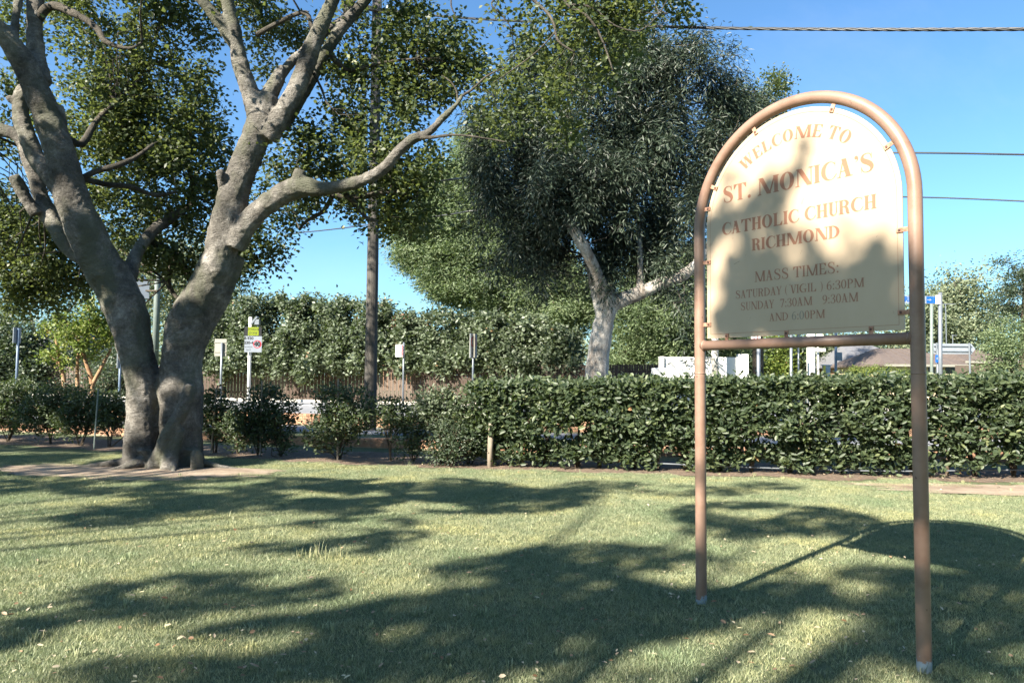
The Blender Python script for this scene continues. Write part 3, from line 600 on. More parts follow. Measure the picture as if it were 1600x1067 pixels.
# clips: flat bent straps from pipe to panel, each with a bolt
def clip(u, v, ang, rusty=False):
    ax = (D * math.cos(ang) + Vector((0, 0, math.sin(ang)))); ay = (-D * math.sin(ang) + Vector((0, 0, math.cos(ang))))
    c = sp(u, v, .009); mb = MB().box(c, (.062, .026, .005), axes=(ax, ay, NRM))
    mb.box(c + ax * .030 - NRM * .006, (.004, .026, .017), axes=(ax, ay, NRM))
    mb.box(c - ax * .030 - NRM * .002, (.004, .0258, .009), axes=(ax, ay, NRM))
    o = mb.build("clip", 'clip', sign, bevel=.0008)
    b = c - ax * .014
    MB().tube([b + NRM * .001, b + NRM * .0065], .0072, 8).build("bolt", 'bolt', o)
for a in (154, 114, 66, 26): 
    a = math.radians(a); r = (RP + R0 - PR) / 2 - .012; clip(r * math.cos(a), PC + r * math.sin(a), a)
for v in (2.735, 2.36, 1.925): clip(-(RP - .002), v, math.pi)
for v in (2.385, 1.925): clip(RP - .002, v, 0)
for u in (-.50, -.055, .48): clip(u, PB - .003, -math.pi / 2)

# ================================================================== THE BIG TREE
def px_tube(mb, rows, seg=14, sub=4, jit=.05, ext=None):
    """rows: (px, py, r_px, depth) along the branch, measured in the photograph and built at its real distance"""
    P = []
    for (x, y, r, Y) in rows:
        p = at(x, y, Y); P.append((p.x, p.y, p.z, pxm(r, Y)))
    q = smooth_path(P, sub); q[:, 3] *= 1 + jit * rng.normal(size=len(q))
    mb.tube([tuple(v[:3]) for v in q], list(q[:, 3]), seg); return q[:, :3]
T = Vector(on_ground(262, 728)); TY = T.y
big = thing("fig_tree", (T.x, T.y, 0), "large grey-barked tree with twin trunks forking from one base beside the hedge", "tree")
tm = MB(); SK = []
y0 = TY
trunk_rows = [
 [(218, 748, 36, y0), (221, 722, 27, y0), (222, 700, 24, y0), (222, 650, 24, y0), (222, 600, 25, y0), (213, 550, 29, y0), (201, 500, 34, y0), (182, 450, 35, y0), (152, 400, 33, y0 - .1), (113, 312, 29, y0 - .3), (94, 240, 26, y0 - .4), (72, 178, 23, y0 - .5), (42, 108, 20, y0 - .7), (8, 58, 17, y0 - .9), (-40, 15, 16, y0 - 1.2), (-110, -60, 12, y0 - 1.5)],
 [(205, 742, 14, y0 - .25), (208, 715, 15, y0 - .15), (212, 680, 16, y0 - .1), (214, 620, 16, y0)],
 [(280, 748, 44, y0 + .1), (282, 722, 35, y0 + .1), (283, 700, 31, y0 + .1), (283, 650, 32, y0 + .1), (282, 600, 33, y0 + .1), (284, 550, 33, y0 + .1), (297, 500, 36, y0 + .1), (324, 450, 33, y0 + .1), (343, 400, 29, y0), (353, 350, 28, y0), (367, 300, 26, y0), (385, 250, 24, y0), (402, 210, 25, y0), (412, 178, 25, y0), (425, 150, 18, y0)],
 [(240, 742, 17, y0 - .2), (252, 712, 15, y0 - .3), (268, 672, 13, y0 - .3), (286, 640, 10, y0 - .25), (296, 600, 8, y0 - .2)],
 [(262, 742, 15, y0 - .45), (270, 705, 12, y0 - .35), (280, 670, 10, y0 - .25)],
 [(308, 736, 10, y0 - .4), (307, 712, 10, y0 - .38), (305, 703, 7, y0 - .36)],
 [(314, 742, 13, y0 + .2), (304, 700, 13, y0 + .2), (300, 620, 13, y0 + .2), (310, 540, 13, y0 + .2), (345, 470, 14, y0 + .2), (372, 400, 12, y0 + .15)],
 # left trunk's limbs
 [(150, 415, 16, y0 + .2), (115, 392, 15, y0 + .3), (88, 358, 14, y0 + .4), (68, 318, 14, y0 + .5), (50, 264, 12, y0 + .5), (30, 216, 11, y0 + .5), (0, 203, 12, y0 + .5), (-60, 190, 10, y0 + .6), (-130, 150, 8, y0 + .7)],
 [(112, 330, 16, y0 - .2), (82, 275, 17, y0 - .15), (58, 250, 15, y0 - .1), (42, 212, 14, y0 - .1), (32, 180, 14, y0 - .1), (34, 145, 11, y0 - .1), (30, 138, 9, y0 - .1)],
 [(38, 152, 9, y0 - .1), (18, 158, 6, y0 - .15), (12, 150, 5, y0 - .2)],
 [(58, 335, 12, y0 + .3), (42, 312, 11, y0 + .2), (28, 286, 10, y0 + .1), (22, 274, 9, y0 + .05)],
 [(70, 130, 13, y0 - .5), (58, 95, 14, y0 - .4), (54, 50, 14, y0 - .4), (56, 0, 14, y0 - .4), (60, -60, 12, y0 - .3), (80, -160, 9, y0)],
 [(95, 240, 12, y0 - .3), (96, 200, 10, y0 - .35), (92, 165, 8, y0 - .4)],
 [(20, 70, 10, y0 - .8), (24, 35, 8, y0 - .7), (30, -10, 7, y0 - .6)],
 [(195, 470, 14, y0 + .3), (203, 428, 13, y0 + .5), (216, 392, 11, y0 + .8), (238, 362, 10, y0 + 1.2), (262, 345, 9, y0 + 1.6), (300, 320, 6, y0 + 2)],
 # right trunk's limbs
 [(405, 185, 20, y0), (393, 150, 17, y0 - .05), (384, 125, 15, y0 - .1), (374, 92, 14, y0 - .1), (366, 50, 13, y0 - .15), (356, 5, 12, y0 - .2), (345, -60, 11, y0 - .3), (335, -170, 8, y0 - .3)],
 [(367, 70, 12, y0 - .1), (350, 44, 11, y0 - .2), (330, 18, 10, y0 - .3), (310, -5, 9, y0 - .4), (270, -60, 8, y0 - .6)],
 [(412, 180, 19, y0 + .05), (420, 150, 17, y0 + .1), (432, 128, 14, y0 + .1), (438, 112, 10, y0 + .1), (436, 106, 8, y0 + .1)],
 [(434, 125, 9, y0 + .15), (458, 95, 9, y0 + .3), (480, 76, 8, y0 + .5), (510, 50, 8, y0 + .7), (540, 25, 7, y0 + .9)],
 [(418, 215, 20, y0 - .05), (436, 188, 18, y0 - .1), (452, 160, 17, y0 - .15), (468, 126, 16, y0 - .2), (486, 78, 15, y0 - .25), (504, 36, 14, y0 - .3), (520, 0, 12, y0 - .35), (545, -70, 10, y0 - .5), (580, -170, 8, y0 - .8)],
 [(440, 200, 14, y0 + .1), (470, 150, 12, y0 + .15), (500, 97, 11, y0 + .2), (530, 48, 11, y0 + .2), (558, 16, 10, y0 + .2), (600, -30, 8, y0), (680, -70, 6, y0 - .6)],
 [(365, 385, 20, y0 - .05), (385, 352, 19, y0 - .1), (412, 324, 19, y0 - .15), (448, 300, 19, y0 - .2), (478, 292, 17, y0 - .25), (512, 295, 12, y0 - .3), (560, 284, 10, y0 - .4), (596, 266, 10, y0 - .5), (620, 240, 9, y0 - .6), (646, 217, 8, y0 - .7), (668, 209, 7, y0 - .8), (690, 187, 5.5, y0 - .9), (712, 164, 4.5, y0 - 1), (722, 150, 4, y0 - 1)],
 [(466, 292, 13, y0 - .25), (468, 275, 12, y0 - .27), (470, 266, 9, y0 - .28)],
 [(352, 300, 10, y0 - .1), (346, 275, 8, y0 - .25), (343, 266, 6, y0 - .3)],
]
for rows in trunk_rows:
    q = px_tube(tm, [(a_, b_, r_ * (.98 if b_ > 560 else .89), d_) for a_, b_, r_, d_ in rows], jit=.025); SK.append(q[len(q) // 3:])
for a, l_ in [(3.35, 1.3), (4.0, .8), (5.2, .7), (6.0, 1.3), (2.8, .8)]:   # surface roots
    b = Vector((T.x + math.cos(a) * .42, T.y + math.sin(a) * .3, .12)); e = b + Vector((math.cos(a), math.sin(a), 0)) * l_; e.z = -.04
    tm.tube([b + Vector((0, 0, .18)), b, b.lerp(e, .5) - Vector((0, 0, .02)), e], [.13, .10, .055, .02], 10)
trunk = tm.build("trunk", 'bark', big, smooth=True)
rm = trunk.modifiers.new("remesh", 'REMESH'); rm.mode = 'VOXEL'; rm.voxel_size = 0.024; rm.use_smooth_shade = True
smo = trunk.modifiers.new("smooth", 'SMOOTH'); smo.factor = .5; smo.iterations = 5
for sz, st in ((.5, .05), (.15, .022), (.045, .02)):
    tx = bpy.data.textures.new("bark_lumps", 'CLOUDS'); tx.noise_scale = sz; tx.noise_depth = 3
    dm = trunk.modifiers.new("lumps", 'DISPLACE'); dm.texture = tx; dm.strength = st; dm.mid_level = .5; dm.texture_coords = 'LOCAL'
branches = [
 [(125, 280, 6, y0 - .2), (150, 268, 5, y0 - .1), (185, 258, 5, y0), (212, 246, 4, y0 + .2), (240, 225, 3, y0 + .4)],
 [(125, 278, 6, y0 + .1), (165, 288, 5, y0 + .3), (205, 292, 5, y0 + .5), (242, 305, 4, y0 + .7), (275, 300, 3, y0 + .9)],
 [(60, 30, 8, y0 - .4), (72, 14, 8, y0 - .45), (88, 10, 7, y0 - .5), (112, 20, 7, y0 - .6), (135, 32, 6, y0 - .7), (153, 47, 6, y0 - .8), (166, 66, 5, y0 - .9), (202, 76, 4, y0 - 1), (222, 66, 2.5, y0 - 1)],
 [(105, 215, 6, y0 + .1), (128, 225, 7, y0 + .4), (150, 190, 5, y0 + .8), (180, 160, 4, y0 + 1.2)],
 [(645, 215, 4, y0 - .7), (675, 215, 3.2, y0 - .9), (712, 211, 2.8, y0 - 1.2), (757, 216, 2, y0 - 1.5), (790, 222, 1.3, y0 - 1.7)],
 [(715, 158, 3, y0 - 1), (713, 142, 2.4, y0 - 1), (704, 128, 2, y0 - 1), (690, 118, 1.4, y0 - 1)],
 [(722, 150, 3.5, y0 - 1), (738, 140, 3, y0 - 1.1), (760, 120, 2.2, y0 - 1.2), (790, 105, 1.5, y0 - 1.3)],
 [(515, 85, 6, y0), (530, 100, 5, y0 + .1), (548, 110, 4, y0 + .2), (600, 98, 3, y0 + .3), (650, 92, 2, y0 + .3)],
 [(490, 115, 3, y0), (502, 138, 2.4, y0), (510, 160, 2, y0), (520, 170, 1.4, y0)],
 [(540, 305, 5, y0 - .2), (555, 318, 5, y0), (572, 340, 3.5, y0 + .1), (590, 345, 2, y0 + .2)],
 [(520, 305, 5, y0), (505, 330, 4, y0 + .2), (480, 345, 3, y0 + .3), (468, 358, 2, y0 + .4)],
 [(480, 290, 8, y0 + .1), (530, 308, 6, y0 + .4), (560, 308, 5, y0 + .5), (610, 300, 4, y0 + .6), (650, 310, 2.5, y0 + .7)],
 [(400, 55, 5, y0 - .2), (470, 20, 4, y0 - .3), (486, 40, 4, y0 - .3), (484, 66, 2.5, y0 - .3)],
 [(680, -70, 6, y0 - .6), (760, -55, 5, y0 - 1), (842, 8, 4, y0 - 1.2), (864, 34, 3.5, y0 - 1.3), (872, 64, 3, y0 - 1.3), (898, 82, 2, y0 - 1.3)],
 [(760, -55, 5, y0 - 1), (860, -30, 4.5, y0 - 1.1), (887, 8, 4, y0 - 1.3), (913, 22, 3.5, y0 - 1.4), (932, 45, 3, y0 - 1.4), (946, 76, 2.4, y0 - 1.5), (958, 112, 1.5, y0 - 1.5)],
 [(887, 8, 3, y0 - 1.3), (925, 12, 2.6, y0 - 1.4), (960, 40, 2.2, y0 - 1.5), (1000, 48, 1.6, y0 - 1.5), (1030, 22, 1, y0 - 1.6)],
 [(640, -75, 5, y0 - .4), (700, -30, 3, y0 - 1.0), (705, 10, 2, y0 - 1.2), (715, 30, 1.3, y0 - 1.2)],
 [(800, -20, 3, y0 - 1.0), (768, 5, 2.2, y0 - 1.0), (785, 25, 1.8, y0 - 1), (800, 45, 1.2, y0 - 1)],
 [(868, 50, 2.2, y0 - 1.3), (840, 80, 1.8, y0 - 1.3), (800, 110, 1.5, y0 - 1.4), (770, 130, 1, y0 - 1.4)],
 [(300, 320, 6, y0 + 2), (300, 280, 5, y0 + 2), (285, 240, 4, y0 + 2.2)],
 [(275, 400, 6, y0 + 2), (262, 440, 5, y0 + 2), (280, 470, 3, y0 + 2)],
 [(230, 375, 7, y0 + 1.2), (275, 400, 6, y0 + 2), (300, 440, 6, y0 + 2.2), (322, 452, 5, y0 + 2.2)],
]
for rows in branches:
    mb = MB(); q = px_tube(mb, [(a_, b_, r_ * (.62 if d_ < y0 - .95 else .85), d_) for a_, b_, r_, d_ in rows], 9, 4, .08); SK.append(q); mb.build("branch", 'twig', big, smooth=True)
SKP = np.concatenate(SK)
d1, d2, d3 = 14.6, 13.4, 12.2
crown = [ # (px, py, r px, depth, half depth, density)
 (130,22,38,d1,1.2),(150,68,32,d1,1),(240,25,45,d1,1.2,1.2),(228,75,36,d1,1),(305,25,36,d1,1),(170,112,36,d1,1),(135,150,34,d1,1),(190,165,48,d1,1.2,1.3),(250,128,40,d1,1),(312,128,30,d1,1),
 (120,212,42,d1,1.2),(180,230,52,d1,1.4,1.2),(240,200,50,d1,1.4,1.2),(300,190,42,d1,1.2),(338,225,32,d1,1),(290,250,48,d1,1.4,1.2),(230,280,48,d1,1.3),(328,290,38,d1,1.2),(200,320,40,d1,1),(260,340,42,d1,1.2),(312,350,36,d1,1),
 (190,378,28,d1,.8),(250,395,36,d1,1),(300,408,34,d1,1),(150,300,26,d1,.8),(15,130,28,d1,1),(22,182,20,d1,.8),(10,235,22,d1,.8),(20,20,34,d1,1),(90,22,28,d1,.8),
 (30,340,45,16.5,1.6,1.3),(80,370,46,16.5,1.6,1.4),(30,410,46,16.5,1.6,1.5),(105,430,42,16.5,1.5,1.5),(60,448,36,16.5,1.2,1.4),(148,440,24,16.5,1,1.3),(12,468,22,16.5,1,1.3),(150,360,30,16.5,1),(-30,380,60,16.5,1.5),
 (400,15,44,d1,1.2),(452,60,34,d1,1,.7),(430,30,36,d1,1),(412,98,20,d1,.8,.8),(620,30,46,d2,1.2,1.1),(662,60,42,d2,1.2,1.1),(700,88,42,d2,1.2,1.2),(742,110,30,d2,1,1.1),(600,92,44,d2,1.2),(560,125,36,d2,1),(612,150,44,d2,1.2,1.1),(652,125,36,d2,1),(702,140,26,d2,.8,.8),
 (535,200,34,d2,1),(590,210,46,d2,1.3,1.2),(640,185,26,d2,.9,.7),(512,245,42,d2,1.2,1.1),(570,265,48,d2,1.3,1.3),(630,268,44,d2,1.2,1.2),(672,278,30,d2,1),(478,232,32,d2,1),(445,262,32,d2,1),(540,308,36,d2,1),(598,328,40,d2,1.1,1.1),(652,310,36,d2,1),(640,352,20,d2,.6),(490,305,28,d2,.8),
 (440,322,32,d1,1),(412,372,32,d1,1),(382,410,30,d1,1),(425,405,20,d1,.6,.8),(360,385,26,d1,1),(684,238,22,d2,.8),(528,85,26,d2,1,.8),(560,40,26,d2,1,.8),(352,440,16,d1,.7),
 (780,18,22,d3,1,.4),(830,35,34,d3,1,.6),(880,18,38,d3,1,.9),(940,18,42,d3,1,.8),(1000,15,38,d3,1,.9),(1048,2,30,d3,1,1),(905,66,34,d3,1,.7),(850,85,26,d3,1,.6),(960,80,32,d3,1,.7),(790,128,26,d3,1,.7),(760,150,22,d3,.8,.6),(792,192,30,d3,.9,.6),(840,150,34,d3,1,.6),(885,130,30,d3,1,.6),(940,120,26,d3,1,.5),(990,55,26,d3,1,.5),(760,205,16,d3,.7,.6),(890,210,20,d3,.6,1),(870,190,18,d3,.6,.7)]
crown = [tuple(b[:5]) + ((b[5] if len(b) > 5 else 1) * (1.25 if b[3] == d3 else 1),) for b in crown]
cc = blob_centres(crown, 54, lump=(7, .6, .19))
over = [] # crown above the frame
for k in range(560):
    u = unit(rng.normal(size=(1, 3)))[0] * rng.random() ** .4
    c = np.array([T.x - 2.6 + u[0] * 4.6, TY + 4.4 + u[1] * 4.2, 13.4 + u[2] * 3.6]) if k % 4 else np.array([T.x - .5 + u[0] * 5.2, TY + .6 + u[1] * 4.4, 9.8 + u[2] * 3.2])
    if (c[2] - EYE) / max(c[1], .1) > .56: over.append(c)
over = np.array(over)
def twigs(name, centres, skel, parent, mat, every, r0, bend=.25):
    mb = MB(); sel = centres[::every]
    for c in sel:
        k = int(np.argmin(((skel - c) ** 2).sum(1) + .05 * (skel[:, 2] - c[2]).clip(0) ** 2)); s = skel[k]; dd = c - s; L = np.linalg.norm(dd)
        if L < .15 or L > 4.5: continue
        m1 = s + dd * .4 + rng.normal(size=3) * L * .1 + np.array([0, 0, bend * L * .3]); m2 = s + dd * .75 + rng.normal(size=3) * L * .07 + np.array([0, 0, bend * L * .25])
        r = r0 * (0.5 + .35 * L); mb.tube([tuple(s), tuple(m1), tuple(m2), tuple(c)], [r, r * .75, r * .5, r * .25], 5, False)
    o = mb.build(name, mat, parent, smooth=True); o['kind'] = 'stuff'; return o
twigs("twigs", cc, SKP, big, 'twig', 9, .010)
twigs("twigs", over, SKP, big, 'twig', 1, .02)
P, A, N, R = clumps(cc, 30, .15, .75, .1)
cpx = 800 + F_PX * P[:, 0] / P[:, 1]; kp = ~((np.abs(cpx - 578) < 11) & (rng.random(len(P)) < .72)); P, A, N, R = P[kp], A[kp], N[kp], R[kp]
leaf_object("crown", P, A, N, rng.uniform(.075, .115, len(P)), rng.uniform(.052, .078, len(P)), 'leaf', big, 'rhomb', R)
P, A, N, R = clumps(over, 70, .42, .75, .1)
leaf_object("crown", P, A, N, rng.uniform(.09, .13, len(P)), rng.uniform(.07, .09, len(P)), 'leaf', big, 'rhomb', R)

# ================================================================== TREES WHOSE CROWNS SHADE THE LAWN (behind and left of the viewer)
def shade_tree(loc, label, patches, zlo, zhi, hh, hole):
    t = thing("shade_tree", loc, label, "tree"); L = Vector(loc); P = []
    for b in patches:
        if len(b) == 3:   # shade falling on the big tree's trunks
            px, py, r_ = b; n = int(700 * pxm(r_, TY) ** 2 * 3.14); a = rng.random(n) * 6.283; r = np.sqrt(rng.random(n)) * r_
            q = np.array([tuple(at(px + math.cos(a_) * x_, py + math.sin(a_) * x_, TY - .3)) for a_, x_ in zip(a, r)]); zz = q[:, 2] + rng.uniform(8.2, 9.4, n)
            P.append(np.stack([q[:, 0] + (zz - q[:, 2]) * SUN.x, q[:, 1] + (zz - q[:, 2]) * SUN.y, zz], 1)); continue
        (px, py, rx, ry) = b[:4]; dens = b[4] if len(b) > 4 else 1.0; wall = b[5] if len(b) > 5 else None
        if wall is None:
            c = on_ground(px, py); Rx = pxm(rx, c.y); far = on_ground(px, py - ry); near = on_ground(px, py + ry); Ry = (far.y - near.y) / 2; cy = (far.y + near.y) / 2
            n = int(dens * 330 * Rx * Ry * 3.14); a = rng.random(n) * 6.283; r = np.sqrt(rng.random(n))
            X = c.x + np.cos(a) * r * Rx * 1.1; Y = cy + np.sin(a) * r * Ry * 1.1
            kp = np.array([mnoise.noise(Vector((x_ * .9, y_ * 1.3, 17))) + .6 * mnoise.noise(Vector((x_ * 2.6, y_ * 3.2, 17))) + .25 * mnoise.noise(Vector((x_ * 7, y_ * 8, 3))) < hole for x_, y_ in zip(X, Y)]); X, Y = X[kp], Y[kp]; n = len(X); Z0 = np.zeros(n)
        else:   # shade falling on the sign face: (u, v, ru, rv)
            n = int(dens * 420 * rx * ry * 3.14); a = rng.random(n) * 6.283; r = np.sqrt(rng.random(n))
            q = np.array([tuple(sp(px + math.cos(a_) * r_ * rx, py + math.sin(a_) * r_ * ry)) for a_, r_ in zip(a, r)]); X, Y, Z0 = q[:, 0], q[:, 1], q[:, 2]
        z = zlo + (zhi - zlo) * (0.5 + .5 * np.sin(X * 1.3 + Y * .7)) + rng.normal(size=n) * .5
        P.append(np.stack([X + (z - Z0) * SUN.x, Y + (z - Z0) * SUN.y, z], 1))
    P = np.concatenate(P); keep = ~((P[:, 1] > .3) & ((P[:, 2] - EYE) / np.maximum(P[:, 1], .1) < .60) & (np.abs(P[:, 0]) / np.maximum(P[:, 1], .1) < .80))
    P = P[keep]; n = len(P); print("shade leaves", n)
    A = rng.normal(size=(n, 3)); N = rng.normal(size=(n, 3)) * .5 + np.array(SUN) * .6
    leaf_object("crown", P, A, N, rng.uniform(.12, .19, n), rng.uniform(.09, .13, n), 'leaf', t, 'rhomb')
    MB().tube([L - Vector((0, 0, .2)), L + Vector((0, 0, .3)), L + Vector((.1, .05, hh * .3)), L + Vector((.0, .2, hh * .6))], [.5, .36, .3, .24], 12).build("trunk", 'bark', t, smooth=True)
    top = L + Vector((0, .2, hh * .6)); idx = rng.choice(n, 26); 
    for i in idx:
        e = Vector(P[i]); m1 = top.lerp(e, .4) + Vector((0, 0, .5)); m2 = top.lerp(e, .75) + Vector((0, 0, .45))
        if any(v.y > .2 and (v.z - EYE) / v.y < .6 and abs(v.x) / v.y < .85 for v in (m1, m2)): continue
        MB().tube([top, m1, m2, e], [.10, .06, .03, .01], 7).build("branch", 'bark', t, smooth=True)
    return t
lawn_shade = [(330,762,235,17,.9),(160,812,85,13),(240,790,90,18,.9),(440,790,180,20,.9),(640,770,170,22,.9),(760,782,150,20,.9),(560,818,90,10,.8),(440,857,70,9,.7),(560,852,80,14,.8),(640,838,60,9,.6),(850,772,90,9,.6),(40,718,70,10,.9),(60,697,130,8,1.1),(250,700,120,9,1.1),(450,705,150,10,1.2),(640,715,110,10,1.2),(330,690,200,7,1),(560,695,120,8,1),
 (330,925,190,28,.95),(150,962,150,22,.9),(20,1005,90,26,.9),(470,912,70,10,.5),
 (90,180,42),(70,110,40),(110,290,34),(150,380,26),(205,520,30),(235,560,26),(225,700,26),(270,640,34),(300,690,40),(285,560,30),(400,230,16),(360,330,12),(395,130,12),(480,90,14),(530,290,26)]
shade_tree((-17, -4, 0), "tall leafy tree left of and behind the viewer shading the left lawn", lawn_shade, 8.5, 11, 10.5, .26)
near_shade = [(560,1010,280,55,1.1),(330,1050,200,38,1.1),(760,985,250,58,1.1),(900,935,200,48,1.05),(800,895,120,25,.9),(960,885,170,34,1),(1080,930,140,40,1),(1010,970,130,30,1),(1160,920,150,34,1),(1215,812,150,25,1),(1130,832,60,12,.7),
 (1340,938,80,22,.9),(1500,945,110,30,1),(1585,1000,100,70,1),(1590,905,70,40,1),(1400,900,90,14,1),(1500,905,110,14,1),(1592,890,45,16,1),(1450,1000,50,36,.9),(1500,1045,90,40,1),(1330,1055,60,14,.4),(1010,1058,70,14,.5),(1080,768,90,8,.5),(1200,760,50,6,.5),(950,762,80,9,.5)]
on_panel = [(.0,1.93,.66,.20,1.9,1),(-.30,2.22,.24,.22,1.2,1),(-.30,2.58,.22,.13,1,1),(-.06,2.78,.15,.14,1.0,1),(.06,2.96,.08,.06,.7,1),(.20,2.20,.14,.09,.8,1),(.52,2.22,.12,.14,1,1),(.05,2.12,.5,.1,1,1),(-.28,2.35,.38,.32,.16,1),(-.42,2.62,.22,.34,.30,1),(.05,2.40,.4,.14,.35,1)]
shade_tree((-10, -8.5, 0), "broad leafy tree behind the viewer shading the near lawn and the welcome sign", near_shade + on_panel, 10.5, 13, 12.5, .36)

def round_tree(loc, cz, r, rz, n, lab):  # unseen trees added around the viewer to reduce fill light from the sky
    t = thing("sky_screen_tree", loc, lab, "tree"); L = Vector(loc); u = unit(rng.normal(size=(n, 3))) * rng.random((n, 1)) ** .4
    c = np.array([L.x, L.y, cz]) + u * np.array([r, r, rz]); P, A, N, R = clumps(c, 40, .4, .6)
    leaf_object("crown", P, A, N, rng.uniform(.2, .32, len(P)), rng.uniform(.14, .2, len(P)), 'leaf', t, 'rhomb', R)
    MB().tube([L - Vector((0, 0, .2)), L + Vector((.1, 0, cz * .5)), L + Vector((0, .1, cz))], [.36, .28, .16], 12).build("trunk", 'bark', t, smooth=True)
    for i in range(14):
        e = Vector(c[i]); MB().tube([L + Vector((0, 0, cz * .6)), (L + Vector((0, 0, cz * .6))).lerp(e, .5) + Vector((0, 0, .4)), e], [.12, .07, .02], 7).build("branch", 'bark', t, smooth=True)
round_tree((9.5, -3.5, 0), 6.5, 4.6, 4.0, 420, "added unseen round tree behind and right of the viewer, screening sky light")
round_tree((1.5, -13.5, 0), 7.0, 5.5, 4.5, 420, "added unseen round tree well behind the viewer, screening sky light")
round_tree((-19, 2, 0), 6.5, 4.5, 4.2, 300, "added unseen round tree far left of the viewer, screening sky light")

# ================================================================== HEDGE
hedge = thing("hedge", (3.5, float(cline(3.5)) + .35, 0), "long clipped dark green hedge with glossy leaves running right behind the welcome sign", "hedge")
def hedge_top(x): return 1.40 + .018 * (x + 1) + .04 * mnoise.noise(Vector((x * 1.5, 0, 0)))
x0h, x1h = -.75, 13.0
C = []
n_face = 13500
for k in range(n_face):
    x = random.uniform(x0h, x1h); top = hedge_top(x); zz = random.random()
    low = .04 + .22 * (mnoise.noise(Vector((x * 1.1, 5, 2))) + .3) + .1 * mnoise.noise(Vector((x * 4, 5, 2)))
    z = low + (top - low) * zz ** .85
    if mnoise.noise(Vector((x * 2.0, z * 2.6, 31))) > .30 and z < top - .25: continue
    bulge = .16 * mnoise.noise(Vector((x * 1.4, z * 1.8, 4))) + .10 * mnoise.noise(Vector((x * 3.5, z * 4, 4)))
    d = -.10 - bulge + abs(random.gauss(0, .13)) + (.18 if z < .6 else 0)
    if mnoise.noise(Vector((x * 2.4, z * 3.2, 9))) > .36 and random.random() < .75: d += .25
    y = float(cline(x)) + d - .05
    if random.random() < .30: # inside and back
        y = float(cline(x)) + random.uniform(.1, .95)
    C.append((x, y, z))
for k in range(3600):
    x = random.uniform(x0h, x1h); C.append((x, float(cline(x)) + random.uniform(-.12, .9), hedge_top(x) + random.gauss(-.03, .045)))
C = np.array(C)
P, A, N, R = clumps(C, 4, .05, .55, -.25); N[:, 1] -= .45
leaf_object("foliage", P, A, N, rng.uniform(.08, .135, len(P)), rng.uniform(.038, .058, len(P)), 'leaf_hedge', hedge, 'oval', R)
for i in range(26):
    x = x0h + .3 + i * .5 + random.uniform(-.1, .1); y = float(cline(x)) + .35
    mb = MB()
    for j in range(4):
        dx, dy = random.uniform(-.25, .25), random.uniform(-.3, .3); mb.tube([(x + dx * .1, y, -.02), (x + dx * .4, y + dy * .4, .45), (x + dx, y + dy, .9), (x + dx * 1.6, y + dy * 1.2, 1.3)], [.02, .016, .011, .005], 6, False)
    mb.build("stem", 'brown_bark', hedge, smooth=True)

def shrub(loc, w, h, n, label, mat='leaf_hedge', lsize=.07, zlow=.15, stems=5, group=None, dens=6, depth=None, spread=.055, name="hedge_shrub", bias=1.0):
    n = int(n * 1.9); t = thing(name, loc, label, "shrub", group); L = np.array(loc); dp = depth or w * .7
    u = unit(rng.normal(size=(n, 3))) * rng.random((n, 1)) ** .45
    c = L + np.stack([u[:, 0] * w / 2, u[:, 1] * dp / 2, zlow + (h - zlow) * (.5 + .5 * u[:, 2]) ** bias], 1)
    c[:, 0] += .12 * w * np.sin(c[:, 2] * 5 + L[0]); 
    P, A, N, R = clumps(c, dens, spread, .5, -.25); N[:, 1] -= .3
    leaf_object("foliage", P, A, N, rng.uniform(.7, 1.15, len(P)) * lsize, rng.uniform(.34, .46, len(P)) * lsize, mat, t, 'oval', R)
    mb = MB()
    for j in range(stems):
        e = c[rng.integers(n)]; m = L + (e - L) * np.array([.45, .45, .55]) + rng.normal(size=3) * .05
        mb.tube([tuple(L + np.array([rng.normal() * .02, 0, -.02])), tuple(m), tuple(e)], [.014, .010, .004], 5, False)
    for e in c[::6]:
        s = L + (e - L) * np.array([.4, .4, .6]); mb.tube([tuple(s), tuple((s + e) / 2 + rng.normal(size=3) * .03), tuple(e)], [.006, .005, .003], 4, False)
    o = mb.build("stems", 'brown_bark', t); o['kind'] = 'stuff'; return t
def gp(px, off=.25):   # point on the hedge line seen at this picture column
    lo, hi = 5, 30
    d = ray(px, 690)
    for _ in range(50):
        m = (lo + hi) / 2
        if m < float(cline(d.x / d.y * m)) + off: lo = m
        else: hi = m
    return Vector((d.x / d.y * lo, lo, 0))
sg = "young shrubs planted along the open left part of the hedge line"
